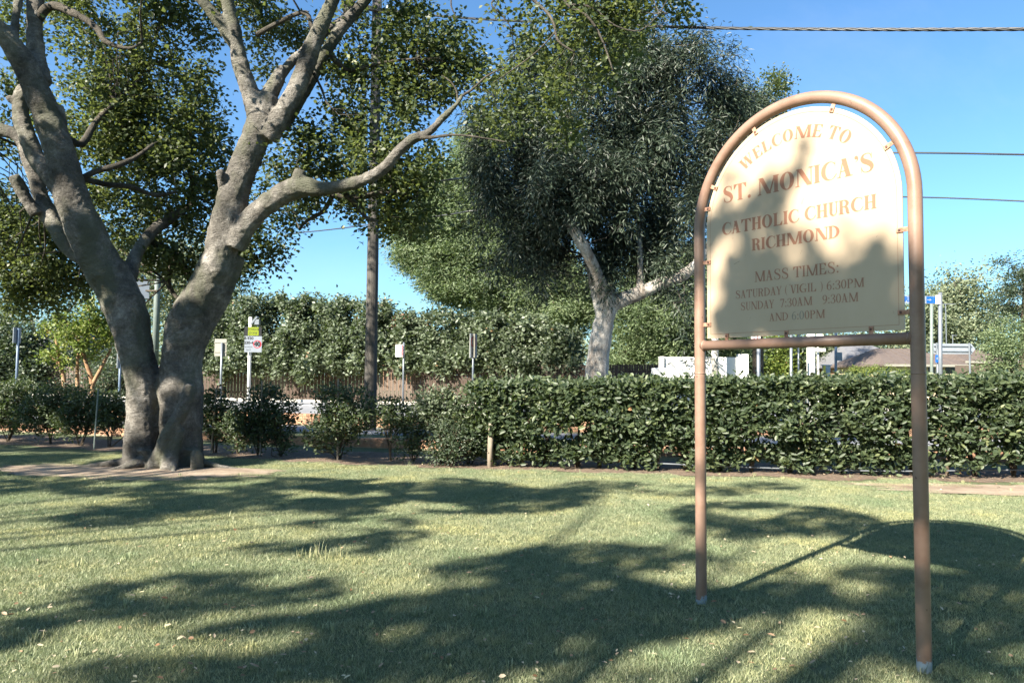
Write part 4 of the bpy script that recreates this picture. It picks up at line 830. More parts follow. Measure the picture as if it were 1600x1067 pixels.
for px, w, h, n, lab, zl in [(-60, 1.6, 1.45, 420, "dense hedge shrub partly outside the left edge of the photo", .2),
    (12, 1.5, 1.42, 520, "bushy hedge shrub at the left edge in front of the blue sign post", .2),
    (78, 1.5, 1.38, 430, "wide dark hedge shrub with brick showing through, under the small orange-stemmed tree", .15),
    (126, 1.2, 1.25, 300, "open hedge shrub just left of the green garden stake", .15),
    (172, .9, 1.22, 200, "light green shrub between the green garden stake and the twin-trunked tree", .3),
    (338, .85, 1.30, 210, "thin staked shrub touching the right side of the big twin trunk", .2),
    (405, 1.0, 1.42, 260, "airy staked shrub in front of the school zone sign", .15),
    (372, .7, 1.0, 110, "low scruffy shrub filling in right of the thin staked shrub", .05),
    (440, .7, 1.15, 150, "scruffy shrub just right of the airy shrub under the school zone sign", .05),
    (645, .7, 1.0, 90, "scruffy shrub between the power pole and the sunlit light green shrub", .05),
    (530, 1.35, 1.42, 430, "tall staked shrub just left of the timber power pole", .1),
    (610, .9, 1.2, 120, "leafy shoot bending right of the timber power pole", .45),
    (690, 1.0, 1.36, 330, "sunlit light green shrub in front of the round-ringed road sign", .45),
    (735, .7, 1.40, 170, "dark shrub filling the gap beside the left end of the clipped hedge", .1)]:
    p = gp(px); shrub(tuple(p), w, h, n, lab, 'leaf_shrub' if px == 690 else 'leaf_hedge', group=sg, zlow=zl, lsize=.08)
p = gp(700, -.1); shrub(tuple(p), 1.0, .8, 300, "low shrub with dark leaves for the shadow at the foot of the sunlit light green shrub", 'leaf_dark', group=sg, zlow=.0, lsize=.06)  # dark leaf colour stands in for the shadow under the bush

def stake(px, hgt, r, lean, lab, mat='stake', off=.1):
    p = gp(px, off); MBs = MB().tube([p - Vector((0, 0, .1)), p + Vector((lean * .5, 0, hgt * .5)), p + Vector((lean, 0, hgt))], r, 8)
    return tag(MBs.build("garden_stake", mat), lab, "stake", "stakes along the hedge line")
stake(147, 1.25, .016, .05, "green garden stake standing at the edge of the open left hedge", 'galv_green', -.25)
stake(330, 1.3, .018, .08, "leaning timber stake right of the twin-trunked tree")
stake(407, 1.45, .016, .0, "dark timber stake in the airy shrub before the school zone sign")
stake(528, 1.5, .018, -.02, "upright timber stake in the tall shrub left of the power pole")
p = gp(766, .0)
tag(MB().tube([p - Vector((0, 0, .1)), p + Vector((.0, 0, .3)), p + Vector((.02, 0, .75))], .05, 10).build("timber_post", 'stake', smooth=True), "short round timber post at the left end of the clipped hedge", "post")
hp = []
for x in np.linspace(-1.4, 13, 60): hp.append((x, float(cline(x)) + .22 + .05 * math.sin(x * 1.7), .10 + .03 * math.sin(x * .9)))
tag(MB().tube(hp, .012, 8).build("irrigation_pipe", 'hose', smooth=True), "thin grey pipe running low along the foot of the clipped hedge", "pipe")

# ---- low brick walls behind the hedge
def brick_wall(loc_label, x0, x1, doff, courses, bl=.29, bh=.085, dp=.2):
    xm = (x0 + x1) / 2; t = thing("brick_wall", (xm, float(cline(xm)) + doff, 0), loc_label, "wall")
    n = int((x1 - x0) / bl); core = MB(); rest = MB(); uniq = None; cnt = 0
    for i in range(n):
        for c in range(courses):
            xx = x0 + (i + .5 * (c % 2)) * bl; y = float(cline(xx)) + doff; sl_ = math.atan2(float(cline(xx + .5)) - float(cline(xx - .5)), 1.0)
            rest.box((xx, y + random.uniform(-.006, .006), .02 + (c + .5) * (bh + .01)), ((bl - .012) / math.cos(sl_) * 1.0, dp, bh), sl_)
        xx = x0 + (i + .5) * bl; y = float(cline(xx)) + doff; sl_ = math.atan2(float(cline(xx + .5)) - float(cline(xx - .5)), 1.0)
        core.box((xx, y, (courses * (bh + .01)) / 2), (bl / math.cos(sl_) * .98, dp - .03, courses * (bh + .01) - .004), sl_)
    core.build("mortar", 'mortar', t); o = rest.build("brick", 'brick', t); o['kind'] = 'stuff'; return t
brick_wall("low orange brick edging wall just behind the hedge line", -22, 12, 2.55, 2)
brick_wall("low orange brick wall further back beyond the footpath", -28, 14, 8.6, 4, .30, .075)

# ================================================================== POLES, SIGNS AND WIRES
pole = thing("power_pole", tuple(on_ground(578, 672)), "tall dark timber power pole between the two large trees", "pole"); PL = pole.location
MB().tube([PL + Vector((0, 0, z)) for z in (-.2, 0, 2, 5, 9, 12.8)], [.185, .182, .176, .165, .15, .14], 18).build("pole_shaft", 'pole', pole, smooth=True)
MB().box(PL + Vector((0, -.15, 12.3)), (1.9, .1, .12), .4).build("crossarm", 'pole', pole)
for s in (-.8, -.35, .35, .8): MB().tube([PL + Vector((s * math.cos(.4), -.15 + s * math.sin(.4), 12.36)), PL + Vector((s * math.cos(.4), -.15 + s * math.sin(.4), 12.5))], [.05, .03], 8).build("insulator", 'sign_white', pole)

def px_line(rows, sub=10): 
    return smooth_path([tuple(at(x, y, Y)) for x, y, Y in rows], sub)
wt = thing("service_cable", tuple(at(1100, 43, 13)), "thick twisted black overhead cable crossing the sky at the top", "cable")
path_ = px_line([(578, 12, 18.6), (670, 24, 17.4), (800, 33, 15.6), (1090, 43.5, 12.4), (1350, 46.5, 10.6), (1620, 46, 9.4), (1900, 44, 8.4)], 60)
for s in range(4):
    Q = []
    for i, q in enumerate(path_):
        a = i * .33 + s * math.pi / 2; Q.append(q + np.array([0, math.cos(a) * .014, math.sin(a) * .014]))
    MB().tube([tuple(q) for q in Q], .0125, 6).build("conductor", 'wire', wt, smooth=True)
def wire(rows, r, lab): tag(MB().tube([tuple(q) for q in px_line(rows)], r, 6).build("overhead_wire", 'wire', smooth=True), lab, "wire", "thin wires over the road")
wire([(560, 305, 30), (682, 284, 27), (757, 275, 29.5), (900, 260, 31), (1150, 243, 31), (1390, 239, 28), (1630, 242.5, 26)], .035, "upper of the two thin black wires right of the welcome sign")
wire([(440, 369, 40), (468, 364, 39), (532, 357, 37.5), (697, 336, 34), (757, 328, 33), (1000, 312, 33), (1200, 306, 33), (1440, 308.5, 31), (1630, 316, 29)], .030, "lower of the two thin black wires right of the welcome sign")

def text_mesh(mb, s, org, X, Z, size, w0, bold=0):
    """flat sans lettering on a sign face"""
    c = bpy.data.curves.new("lettering", 'FONT'); c.body = s; c.size = size; c.align_x = 'CENTER'; c.align_y = 'CENTER'; c.offset = bold; c.resolution_u = 3
    o = bpy.data.objects.new("lettering", c); me = bpy.data.meshes.new_from_object(o)
    Nn = X.cross(Z) * 1.0
    mb.add([org + X * v.co.x + Z * v.co.y + Nn * w0 for v in me.vertices], [tuple(p.vertices) for p in me.polygons])
    bpy.data.objects.remove(o); bpy.data.meshes.remove(me)
def axes_at(ang):   # ang: heading of the sign's right-hand direction seen from the front
    X = Vector((math.cos(ang), math.sin(ang), 0)); return X, Vector((0, 0, 1)), X.cross(Vector((0, 0, 1)))
def ring(mb, c, X, Z, Nn, ro, ri, w, n=32):
    vs = [c + X * math.cos(a) * r + Z * math.sin(a) * r + Nn * w for r in (ro, ri) for a in np.linspace(0, 2 * math.pi, n, endpoint=False)]
    mb.add(vs, [(i, (i + 1) % n, n + (i + 1) % n, n + i) for i in range(n)])
def gpost(px, py, Y):  # foot of a post on the terrain at depth Y
    p = at(px, py, Y); return Vector((p.x, Y, float(gz(p.x, Y))))

# school zone sign
Y = 33.0; b = gpost(388, 640, Y); t = thing("school_zone_sign", tuple(b), "school zone 40 speed sign with yellow panel and solar box on a white post", "road sign")
k = Y / F_PX; X, Z, Nn = axes_at(math.radians(8))
MB().tube([b, b + Vector((0, 0, (640 - 500) * k))], 2.6 * k, 12).build("post", 'white', t, smooth=True)
cf = at(397.5, 538, Y) - Vector((0, .16, 0)); MB().box(cf, (26 * k, .03, 25 * k), axes=(X, -Nn, Z)).build("speed_panel", 'sign_white', t)
cl = at(397.5, 518, Y) - Vector((0, .16, 0)); MB().box(cl, (25.5 * k, .06, 13.6 * k), axes=(X, -Nn, Z)).build("lamp_panel", 'black', t)
cy_ = at(398, 518, Y) - Vector((0, .16, 0)); MB().box(cy_ + Nn * .032, (16 * k, .01, 13 * k), axes=(X, -Nn, Z)).build("school_zone_panel", 'lime', t)
m = MB(); text_mesh(m, "SCHOOL", cy_ + Z * 2.6 * k, X, Z, 4.6 * k, .040, .0); text_mesh(m, "ZONE", cy_ - Z * 2.8 * k, X, Z, 4.6 * k, .040, .0)
text_mesh(m, "8-930", cf - X * 6.6 * k + Z * 9 * k, X, Z, 6 * k, .0175, .006); text_mesh(m, "230-4", cf - X * 6.6 * k + Z * 2 * k, X, Z, 6 * k, .0175, .006)
text_mesh(m, "SCHOOL", cf - X * 6.6 * k - Z * 4.5 * k, X, Z, 3 * k, .0175); text_mesh(m, "DAYS", cf - X * 6.6 * k - Z * 9 * k, X, Z, 3 * k, .0175)
text_mesh(m, "40", cf + X * 6.3 * k, X, Z, 9.6 * k, .0175, .018); m.build("lettering", 'black', t)
m = MB(); ring(m, cf + X * 6.3 * k, X, Z, Nn, 6.2 * k, 5.0 * k, .018); m.build("speed_ring", 'red', t)
ax = (Vector((math.cos(.9), 0, math.sin(.9))), Vector((0, 1, 0)), Vector((-math.sin(.9), 0, math.cos(.9))))
MB().box(at(398, 501, Y), (15 * k, 9 * k, 2.6 * k), axes=ax).build("solar_panel", 'galv', t)
MB().box(at(402.5, 503.5, Y), (7 * k, 8 * k, 8 * k)).build("battery_box", 'galv', t, bevel=.01)
MB().tube([at(403, 512, Y), at(403, 498, Y)], 1.1 * k, 8).build("bracket", 'galv', t)

# sign seen from behind
Y = 31; b = gpost(344, 640, Y); t = thing("sign_seen_from_behind", tuple(b), "small cream sign seen from its back on a thin post beside the twin trunk", "road sign")
k = Y / F_PX; MB().tube([b, b + Vector((0, 0, (640 - 533) * k))], 1.7 * k, 10).build("post", 'galv', t, smooth=True)
MB().box(at(343.5, 543, Y) + Vector((0, .08, 0)), (19 * k, .02, 27 * k)).build("sign_plate", 'sign_back', t, bevel=.01)
for dy in (5, 20): MB().box(at(343.5, 530 + dy, Y) + Vector((0, .055, 0)), (19 * k, .02, 1 * k)).build("bracket", 'sign_back', t)

# white parking-type sign with red edge
Y = 32; b = gpost(629.5, 640, Y); t = thing("parking_sign", tuple(b), "small white sign with a red strip on a post in front of the fence", "road sign")
k = Y / F_PX; MB().tube([b, b + Vector((0, 0, (640 - 540) * k))], 1.4 * k, 10).build("post", 'galv', t, smooth=True)
X, Z, Nn = axes_at(math.radians(-28)); c = at(624.5, 548, Y) - Vector((0, .07, 0)); MB().box(c, (14 * k, .02, 19 * k), axes=(X, -Nn, Z)).build("sign_plate", 'white', t)
MB().box(c + X * 5.2 * k + Nn * .011, (3 * k, .006, 18 * k), axes=(X, -Nn, Z)).build("red_strip", 'red', t)

# 40 sign turned sideways
Y = 30; b = gpost(738.5, 640, Y); t = thing("speed_sign", tuple(b), "grey speed sign with a red ring turned sideways on a thin post before the fence", "road sign")
k = Y / F_PX; MB().tube([b, b + Vector((0, 0, (640 - 525) * k))], 1.6 * k, 10).build("post", 'galv', t, smooth=True)
X, Z, Nn = axes_at(math.radians(62)); c = at(740, 540.5, Y) - Vector((0, .08, 0)); MB().box(c, (20 * k, .02, 38 * k), axes=(X, -Nn, Z)).build("sign_plate", 'sign_white', t)
m = MB(); ring(m, c + Z * 6 * k, X, Z, Nn, 8.4 * k, 6.6 * k, .013); m.build("speed_ring", 'red', t)
m = MB(); text_mesh(m, "50", c + Z * 6 * k, X, Z, 9 * k, .0135, .004); text_mesh(m, "AREA", c - Z * 12 * k, X, Z, 5 * k, .0135); m.build("lettering", 'black', t)
MB().box(c - Nn * .06 , (18 * k, .02, 37 * k), axes=(axes_at(math.radians(120))[0], -axes_at(math.radians(120))[2], Z)).build("rear_plate", 'sign_back', t)

# left blue-grey posts
for px, top, Y, lab in [(24, 513, 27, "tall blue-grey sign post seen edge-on at the left edge"), (185.5, 552, 28, "thin blue-grey post just left of the twin trunk")]:
    b = gpost(px, 640, Y); k = Y / F_PX; t = thing("street_post", tuple(b), lab, "post", "blue-grey posts by the road")
    MB().tube([b, Vector((b.x, b.y, at(px, top, Y).z))], 1.9 * k, 10).build("post_shaft", 'steel_blue', t, smooth=True)
    c = at(px + 2.6, top + 11, Y); X, Z, Nn = axes_at(math.radians(78)); MB().box(c, (14 * k, .02, 24 * k), axes=(X, -Nn, Z)).build("sign_plate", 'sign_white', t)

# pole with transformer, seen between the twin trunks
Y = 46; b = gpost(240, 640, Y); k = Y / F_PX; t = thing("transformer_pole", tuple(b), "far pole carrying a pale transformer box seen between the twin trunks", "pole")
MB().tube([b, Vector((b.x, b.y, at(241, 320, Y).z))], [5.2 * k, 4.4 * k], 12).build("pole_shaft", 'galv_green', t, smooth=True)
MB().box(at(224, 454, Y) - Vector((0, .1, 0)), (19 * k, 16 * k, 27 * k), .5).build("transformer_box", 'sign_white', t, bevel=.02)
MB().box(at(222, 438, Y) - Vector((0, .1, 0)), (24 * k, 18 * k, 2 * k), .5).build("box_lid", 'steel_blue', t)
for yy in (426, 455): MB().box(at(232, yy, Y) - Vector((0, .25, 0)), (34 * k, .12, 2.2 * k)).build("crossarm", 'brown_bark', t)
for xx, yy in ((236, 400), (222, 430), (226, 430)): MB().tube([at(xx, yy, Y), at(xx, yy + 8, Y)], 1 * k, 6).build("insulator", 'steel_blue', t)

# posts and signs at the junction on the right
def street_post(px, top, Y, r, lab, mat='galv', name="street_post", extra=None, lean=0):
    b = gpost(px, 640, Y); k = Y / F_PX; t = thing(name, tuple(b), lab, "post" if extra is None else "street sign")
    tp = Vector((at(px - lean, top, Y).x, b.y, at(px - lean, top, Y).z)); MB().tube([b, tp], r * k, 12).build("post_shaft", mat, t, smooth=True)
    if extra: extra(t, k, Y)
    return t
street_post(1117, 470, 23.4, 5.5, "thick pale grey concrete pole behind the left post of the welcome sign", 'concrete', "concrete_pole")
def no_stop(t, k, Y):
    X, Z, Nn = axes_at(-.1); c = at(1179, 529, Y) - Vector((0, .1, 0)); MB().box(c, (14 * k, .02, 14 * k), axes=(X, -Nn, Z)).build("sign_plate", 'white', t)
    m = MB(); [m.box(c + Nn * .012 + Z * s * k, (13 * k, .004, 2.2 * k), axes=(X, -Nn, Z)) for s in (-1.5,5)]; ring(m, c + Z * 1.6 * k, X, Z, Nn, 3.6 * k, 2.2 * k, .016); m.build("red_print", 'red', t)
street_post(1185, 520, 21.5, 2.8, "silver post carrying a small red and white sign under the welcome sign", extra=no_stop)
street_post(1236, 520, 22.5, 2.1, "thin pale post in the middle under the welcome sign")
street_post(1247.5, 515, 30, 1.3, "thinnest far post just right of the thin pale post")
street_post(1267, 505, 23.5, 6.2, "thick white concrete pole under the middle of the welcome sign", 'white', "concrete_pole")
def keep_left(t, k, Y):
    MB().tube([at(1279.5, 528, Y) + Vector((0, -.13, 0)), at(1279.5, 528, Y) + Vector((0, -.10, 0))], 6 * k, 20).build("sign_disc", 'white', t)
    MB().box(at(1279, 547, Y) - Vector((0, .12, 0)), (16 * k, .02, 5 * k)).build("sign_plate", 'white', t)
street_post(1279.5, 522, 22, 1.5, "leaning thin white post with a round and a flat white sign under the welcome sign", 'white', extra=keep_left, lean=2)
def teal(t, k, Y):
    X, Z, Nn = axes_at(.5); MB().box(at(1310, 557, Y) - Vector((0, .1, 0)), (13 * k, .02, 13 * k), axes=(X, -Nn, Z)).build("sign_plate", 'steel_blue', t)
street_post(1306, 520, 36, 2.0, "dark teal post with a small square sign left of the grey roofed house", 'steel_blue', extra=teal)
street_post(1455.5, 468, 27, 2.4, "green-grey post close behind the right post of the welcome sign", 'galv_green')
def street_name(t, k, Y):
    X, Z, Nn = axes_at(0.12)
    c = at(1432, 468.5, Y) - Vector((0, .05, 0)); MB().box(c, (60 * k, .03, 12 * k), axes=(X, -Nn, Z)).build("name_plate", 'sign_white', t)
    MB().box(c + X * 22.3 * k + Nn * .018, (15 * k, .006, 10.6 * k), axes=(X, -Nn, Z)).build("blue_end", 'blue', t)
    m = MB(); text_mesh(m, "RK", c - X * 15.5 * k, X, Z, 11 * k, .018, .01); m.build("lettering", 'blue', t)
    m = MB(); a = c + X * 20.5 * k + Nn * .0235; m.add([a + X * 3 * k, a - X * .5 * k + Z * 2.4 * k, a - X * .5 * k - Z * 2.4 * k], [(0, 1, 2)]); m.box(a - X * 2.5 * k, (4 * k, .002, 1.4 * k), axes=(X, -Nn, Z)); m.build("arrow", 'sign_white', t)
    MB().box(at(1464, 468.5, Y) - Vector((0, .05, 0)), (6 * k, .05, 14 * k)).build("bracket", 'white', t)
street_post(1469, 457, 24, 3.0, "silver street name post with a blue and white name sign right of the welcome sign", extra=street_name)
def bus(t, k, Y):
    MB().box(at(1462, 560.5, Y) - Vector((0, .1, 0)), (4.5 * k, .02, 11.5 * k)).build("sign_plate", 'blue', t)
    MB().box(at(1462, 560, Y) - Vector((0, .115, 0)), (1.6 * k, .006, 3.5 * k)).build("symbol", 'sign_white', t)
street_post(1465, 545, 33, 1.1, "low thin post with a narrow blue sign beside the silver street name post", extra=bus)
Y = 34; k = Y / F_PX; b = gpost(1491, 640, Y); t = thing("direction_sign", tuple(b), "large arrow-shaped direction sign seen from the back before the brown roofed house", "road sign")
zt = at(1491, 537, Y).z; zb = at(1491, 553, Y).z; xl, xr, xt = at(1459, 545, Y).x, at(1518, 545, Y).x, at(1524, 545, Y).x; zm = (zt + zb) / 2
o_ = [(xl, zt), (xr, zt), (xt, zm), (xr, zb), (xl, zb)]; MB().add([(x, Y, z) for x, z in o_] + [(x, Y + .03, z) for x, z in o_], [(0, 1, 2, 3, 4), (9, 8, 7, 6, 5)] + [(i, (i + 1) % 5, 5 + (i + 1) % 5, 5 + i) for i in range(5)]).build("sign_plate", 'sign_white', t)
for dz in (.25, .75): MB().box(((xl + xr) / 2, Y - .03, zb + (zt - zb) * dz), (xr - xl, .04, .04)).build("rail", 'galv', t)
for px in (1464, 1515): p = gpost(px, 640, Y); MB().tube([p + Vector((0, -.09, 0)), Vector((p.x, Y - .09, zt + .03))], 1.3 * k, 8).build("post_shaft", 'galv', t)
for px, top, lab in [(1481, 474, "tall thin antenna mast with a crossbar before the far tree on the right"), (1491, 523, "short thin antenna mast above the brown roof")]:
    Y = 52; k = Y / F_PX; p = gpost(px, 640, Y); t = thing("antenna_mast", tuple(p), lab, "antenna"); MB().tube([p, Vector((p.x, Y, at(px, top, Y).z))], .7 * k, 6).build("mast", 'galv', t)
    MB().box(at(px, top + 1, Y), ((24 if top < 500 else 8) * k, .05, 1 * k)).build("crossbar", 'galv', t)
Y = 38; k = Y / F_PX; p = gpost(1292, 640, Y); t = thing("wheelie_bin", tuple(p), "blue-grey bin with a yellow stripe beside the poles under the welcome sign", "bin")
MB().tube([Vector((p.x, Y, at(1292, 588, Y).z)), Vector((p.x, Y, at(1292, 571, Y).z))], [5.6 * k, 7 * k], 4).build("bin_body", 'bin', t, bevel=.02)
MB().box(Vector((p.x - 5.2 * k, Y - 5 * k, at(1292, 577, Y).z)), (3 * k, .1, 11 * k)).build("yellow_stripe", 'yellow', t); MB().box(Vector((p.x, Y, at(1292, 570.5, Y).z)), (13 * k, 12 * k, 1.4 * k)).build("lid", 'bin', t)

# ================================================================== FENCE, WALLS, HOUSES
fa, fb = Vector((-34.0, 46.0)), Vector((6.6, 30.3))
fence = thing("paling_fence", (-8, 37, 0), "long brown timber paling fence beyond the road", "fence")
Lf = (fb - fa).length; dirf = (fb - fa).normalized(); nb = int(Lf / 2.4); ang = math.atan2(dirf.y, dirf.x)
for i in range(nb):
    m = MB()
    for j in range(23):
        s = (i * 23 + j + .5) * Lf / (nb * 23); p = fa + dirf * s; u = s / Lf; z0 = float(gz(p.x, p.y)) - .02; z1 = 1.93 + .20 * u + random.uniform(-.012, .012)
        nn = Vector((dirf.y, -dirf.x)) * (.02 if j % 2 else 0)
        m.box((p.x + nn.x, p.y + nn.y, (z0 + z1) / 2), (.088, .018, z1 - z0), ang + random.uniform(-.03, .03))
    o = m.build("palings", 'paling' if i % 3 else 'paling_grey', fence); o['kind'] = 'stuff'
    s = (i + .02) * Lf / nb; p = fa + dirf * s + Vector((-dirf.y, dirf.x)) * .08; MB().box((p.x, p.y, 1.05), (.1, .1, 1.95 + .1 * s / Lf), ang).build("fence_post", 'paling_grey', fence)
m = MB()
pm_ = (fa + fb) / 2
for zz in (.55, 1.7): m.box((pm_.x - dirf.y * .06, pm_.y + dirf.x * .06, zz + .12), (Lf, .045, .08), ang)
m.build("fence_rail", 'paling_grey', fence)

Y = 24.3; k = Y / F_PX
t = thing("rendered_wall", (at(1100, 600, Y).x, Y, 0), "bright white rendered wall with a thicker end pier behind the hedge", "wall")
def wallbox(x0, x1, top, Yd, name, dp=.22): 
    a, b_ = at(x0, top, Yd), at(x1, top, Yd); MB().box(((a.x + b_.x) / 2, Yd, a.z / 2), (b_.x - a.x, dp, a.z), 0).build(name, 'white', t, bevel=.01)
wallbox(1033, 1153.5, 557.5, Y, "wall_panel"); wallbox(1153.5, 1166.5, 553.5, Y, "pier", .42); wallbox(1030.5, 1036, 557, Y, "pier", .40)
c = at(1036, 575, 23.2); tag(MB().box((c.x, 23.2, c.z / 2), (30 * k, .6, c.z)).build("cable_box", 'white', bevel=.02), "low white service box in front of the left end of the white wall", "box")

def gable_house(name, lab, x0, x1, Y, wall_top, ridge_top, dp, roof, wallm, wins, hip=1.0):
    a, b_ = at(x0, wall_top, Y), at(x1, wall_top, Y); zr = at((x0 + x1) / 2, ridge_top, Y + dp / 2).z
    t = thing(name, ((a.x + b_.x) / 2, Y, 0), lab, "house"); w = b_.x - a.x; cx = (a.x + b_.x) / 2
    MB().box((cx, Y + dp / 2, a.z / 2), (w - .8, dp - .8, a.z)).build("wall", wallm, t)
    m = MB(); h = w * .5 * (1 - hip); e = a.z
    m.add([(a.x, Y, e), (b_.x, Y, e), (b_.x, Y + dp, e), (a.x, Y + dp, e), (a.x + w * .5 - h if hip < 1 else a.x + w * .28, Y + dp / 2, zr), (b_.x - (w * .5 - h) if hip < 1 else b_.x - w * .28, Y + dp / 2, zr),
           (a.x, Y, e - .12), (b_.x, Y, e - .12), (b_.x, Y + dp, e - .12), (a.x, Y + dp, e - .12)],
          [(0, 1, 5, 4), (1, 2, 5), (2, 3, 4, 5), (3, 0, 4), (6, 7, 1, 0), (7, 8, 2, 1), (8, 9, 3, 2), (9, 6, 0, 3), (6, 7, 8, 9)])
    m.build("roof", roof, t)
    MB().box((cx, Y - .04, e - .06), (w, .08, .14)).build("gutter", 'sign_back', t)
    for i in range(1, 6):
        u = i / 6; s = Vector((a.x + w * u, Y + .03, e + .01)); q = Vector((a.x + w * (.28 + .44 * u), Y + dp / 2 - .03, zr + .01)); MB().tube([s, q], .03, 5).build("roof_seam", roof, t)
    for (wx0, wx1, wy0, wy1) in wins:
        p, q = at(wx0, wy0, Y), at(wx1, wy1, Y); c = Vector(((p.x + q.x) / 2, Y + .38, (p.z + q.z) / 2)); ww, hh = abs(q.x - p.x), abs(p.z - q.z)
        f = MB().box(c, (ww + .12, .06, hh + .12)).build("window", 'cream', t)
        for s in (-1, 1): MB().box(c + Vector((s * ww * .25, -.035, 0)), (ww * .46, .02, hh)).build("pane", 'glass', f)
    return t
gable_house("grey_roofed_house", "house with a wide pale grey metal roof seen under the welcome sign", 1333, 1445, 50, 571, 540, 9, 'roof_grey', 'brick', [])
gable_house("brown_roofed_house", "cream house with a brown tiled roof behind the direction sign", 1382, 1520, 44, 569, 545, 8, 'roof_brown', 'cream', [(1455, 1466, 572, 584), (1482, 1498, 572, 584)])
gable_house("tiled_house", "house with brown tiles and a cream gable at the far right behind the green bush", 1508, 1600, 47, 564, 544, 8, 'roof_brown', 'cream', [])
p = at(1530, 571, 40); tag(MB().box((p.x, 40, p.z / 2), (2.6, .06, p.z)).build("side_fence", 'paling_grey'), "short grey fence between the cream house and the green bush", "fence")
gable_house("slate_roofed_house", "dark grey roofed house behind the shrubs at the far left", 30, 112, 58, 550, 512, 9, 'roof_grey', 'brick', [])
gable_house("red_roofed_house", "house with a terracotta roof just showing above the shrub row beside the power pole", 590, 650, 62, 512, 490, 8, 'roof_red', 'brick', [])

# ================================================================== OTHER TREES
def blob_tree(name, lab, base, blobs, dens, per, spread, mat, L, W, limbs, barkm, group=None, lump=(9, .72, .15), up=.6, droop=0, vs=1, shape='rhomb', cat="tree", twig_every=5, twig_r=.02, remesh=None):
    t = thing(name, tuple(base), lab, cat, group); sk = []; m = MB()
    for rows in limbs: sk.append(px_tube(m, rows, 12, 4, .04))
    if limbs:
        o = m.build("trunk", barkm, t, smooth=True)
        if remesh:
            r_ = o.modifiers.new("remesh", 'REMESH'); r_.mode = 'VOXEL'; r_.voxel_size = remesh; r_.use_smooth_shade = True; s_ = o.modifiers.new("smooth", 'SMOOTH'); s_.iterations = 4
    c = blob_centres(blobs, dens, lump=lump)
    if sk and twig_every: twigs("twigs", c, np.concatenate([q[len(q) // 3:] for q in sk]), t, 'twig' if remesh else barkm, twig_every, twig_r)
    P, A, N, R = clumps(c, per, spread, up, droop, vs)
    leaf_object("crown", P, A, N, rng.uniform(.75, 1.2, len(P)) * L, rng.uniform(.8, 1.2, len(P)) * W, mat, t, shape, R); print(name, len(P)); return t
# the gum tree
g = 26.0; gb = gpost(931, 640, g)
gum_blobs = [(758,205,36,g,1.5),(800,165,46,g,2),(850,125,48,g,2),(905,95,46,g,2),(960,85,50,g,2),(1020,85,46,g,2),(1072,108,44,g,2),(1122,140,44,g,2),(1155,165,38,g,1.6),(1172,205,30,g,1.3),(765,272,36,g,1.6),(800,240,54,g,2.4,1.2),(860,220,58,g,2.6,1.2),(920,190,58,g,2.6),(980,170,58,g,2.6),(1040,170,56,g,2.4),(1100,205,50,g,2.2),(1146,228,34,g,1.6),
 (790,322,42,g,2,1.2),(850,310,58,g,2.6,1.3),(910,290,60,g,2.8,1.3),(970,272,60,g,2.8,1.3),(1030,262,58,g,2.6,1.2),(1080,285,48,g,2.2),(798,388,26,g,1.3),(838,370,44,g,2,1.2),(880,368,46,g+.6,1.9,1.1),(940,365,52,g+.4,2,1.1),(872,300,40,g-1.6,.9,1.2),(905,330,22,g-1.7,.5,.8),(858,345,18,g-1.7,.5,.9),(935,300,40,g-1.6,.9,1),(1000,350,58,g,2.6,1.2),(1058,345,46,g,2,1.1),(1008,408,44,g,1.8),(962,420,34,g,1.4),(1058,405,34,g,1.4),(838,432,20,g,.9),(1070,450,16,g,.6),(1192,178,11,g,.6,.8),(1212,212,10,g,.5,.6),(1138,92,16,g,.8,.6),(1090,58,17,g,.8,.7),(1024,36,18,g,.8,.8),(960,38,18,g,.8,.7),(736,182,13,g,.7,.8),(728,250,14,g,.7,.8),(736,322,14,g,.7,.8),(752,372,13,g,.7,.9),(772,418,13,g,.6,.9),(806,440,10,g,.5,.8),(1184,256,12,g,.6,.8),(900,440,14,g,.5,.8),(1000,455,10,g,.5,.6),(1076,500,9,23.2,.3,.8),(1072,530,8,23.2,.3,.7),(1080,565,6,23.2,.3,.5),(1112,560,6,23.2,.25,.4),(1078,470,12,24,.6,1.2)]
blob_tree("gum_tree", "large drooping grey-green gum tree with a white trunk behind the hedge", gb, gum_blobs, 33, 34, .27, 'leaf_gum', .23, .040,
 [[(930, 650, 21, g), (932, 590, 19, g), (937, 540, 17, g), (944, 500, 16, g), (950, 470, 15, g), (948, 440, 11, g + .2)],
  [(950, 475, 13, g - .2), (934, 430, 10, g - .8), (918, 397, 9, g - 1.3), (902, 368, 9, g - 1.5), (884, 340, 8, g - 1.3), (862, 300, 6, g - .4), (830, 240, 4, g + .6)],
  [(940, 500, 8, g - .1), (928, 455, 6, g - .2), (922, 425, 6, g - .2), (916, 400, 6, g - .1)],
  [(950, 480, 13, g), (975, 467, 12, g - .2), (1000, 458, 11, g - .4), (1030, 444, 10, g - .6), (1060, 434, 9, g - .8), (1085, 415, 8, g - 1), (1110, 380, 6, g - 1.2), (1130, 320, 5, g - 1.2)],
  [(948, 455, 9, g + .4), (955, 400, 8, g + .6), (970, 320, 7, g + .8), (960, 240, 5, g + .8), (975, 150, 4, g + .8)],
  [(1000, 455, 6, g - .4), (1000, 400, 5, g - .5), (998, 350, 4, g - .4), (992, 300, 3, g - .3), (1000, 220, 3, g)],
  [(905, 375, 6, g + .4), (915, 330, 5, g + .4), (900, 270, 4, g + .3), (890, 190, 3, g + .3)]],
 'gum_bark', up=.35, droop=.6, vs=1.5, twig_every=9, twig_r=.018, remesh=.05, lump=(15, .95, .13))
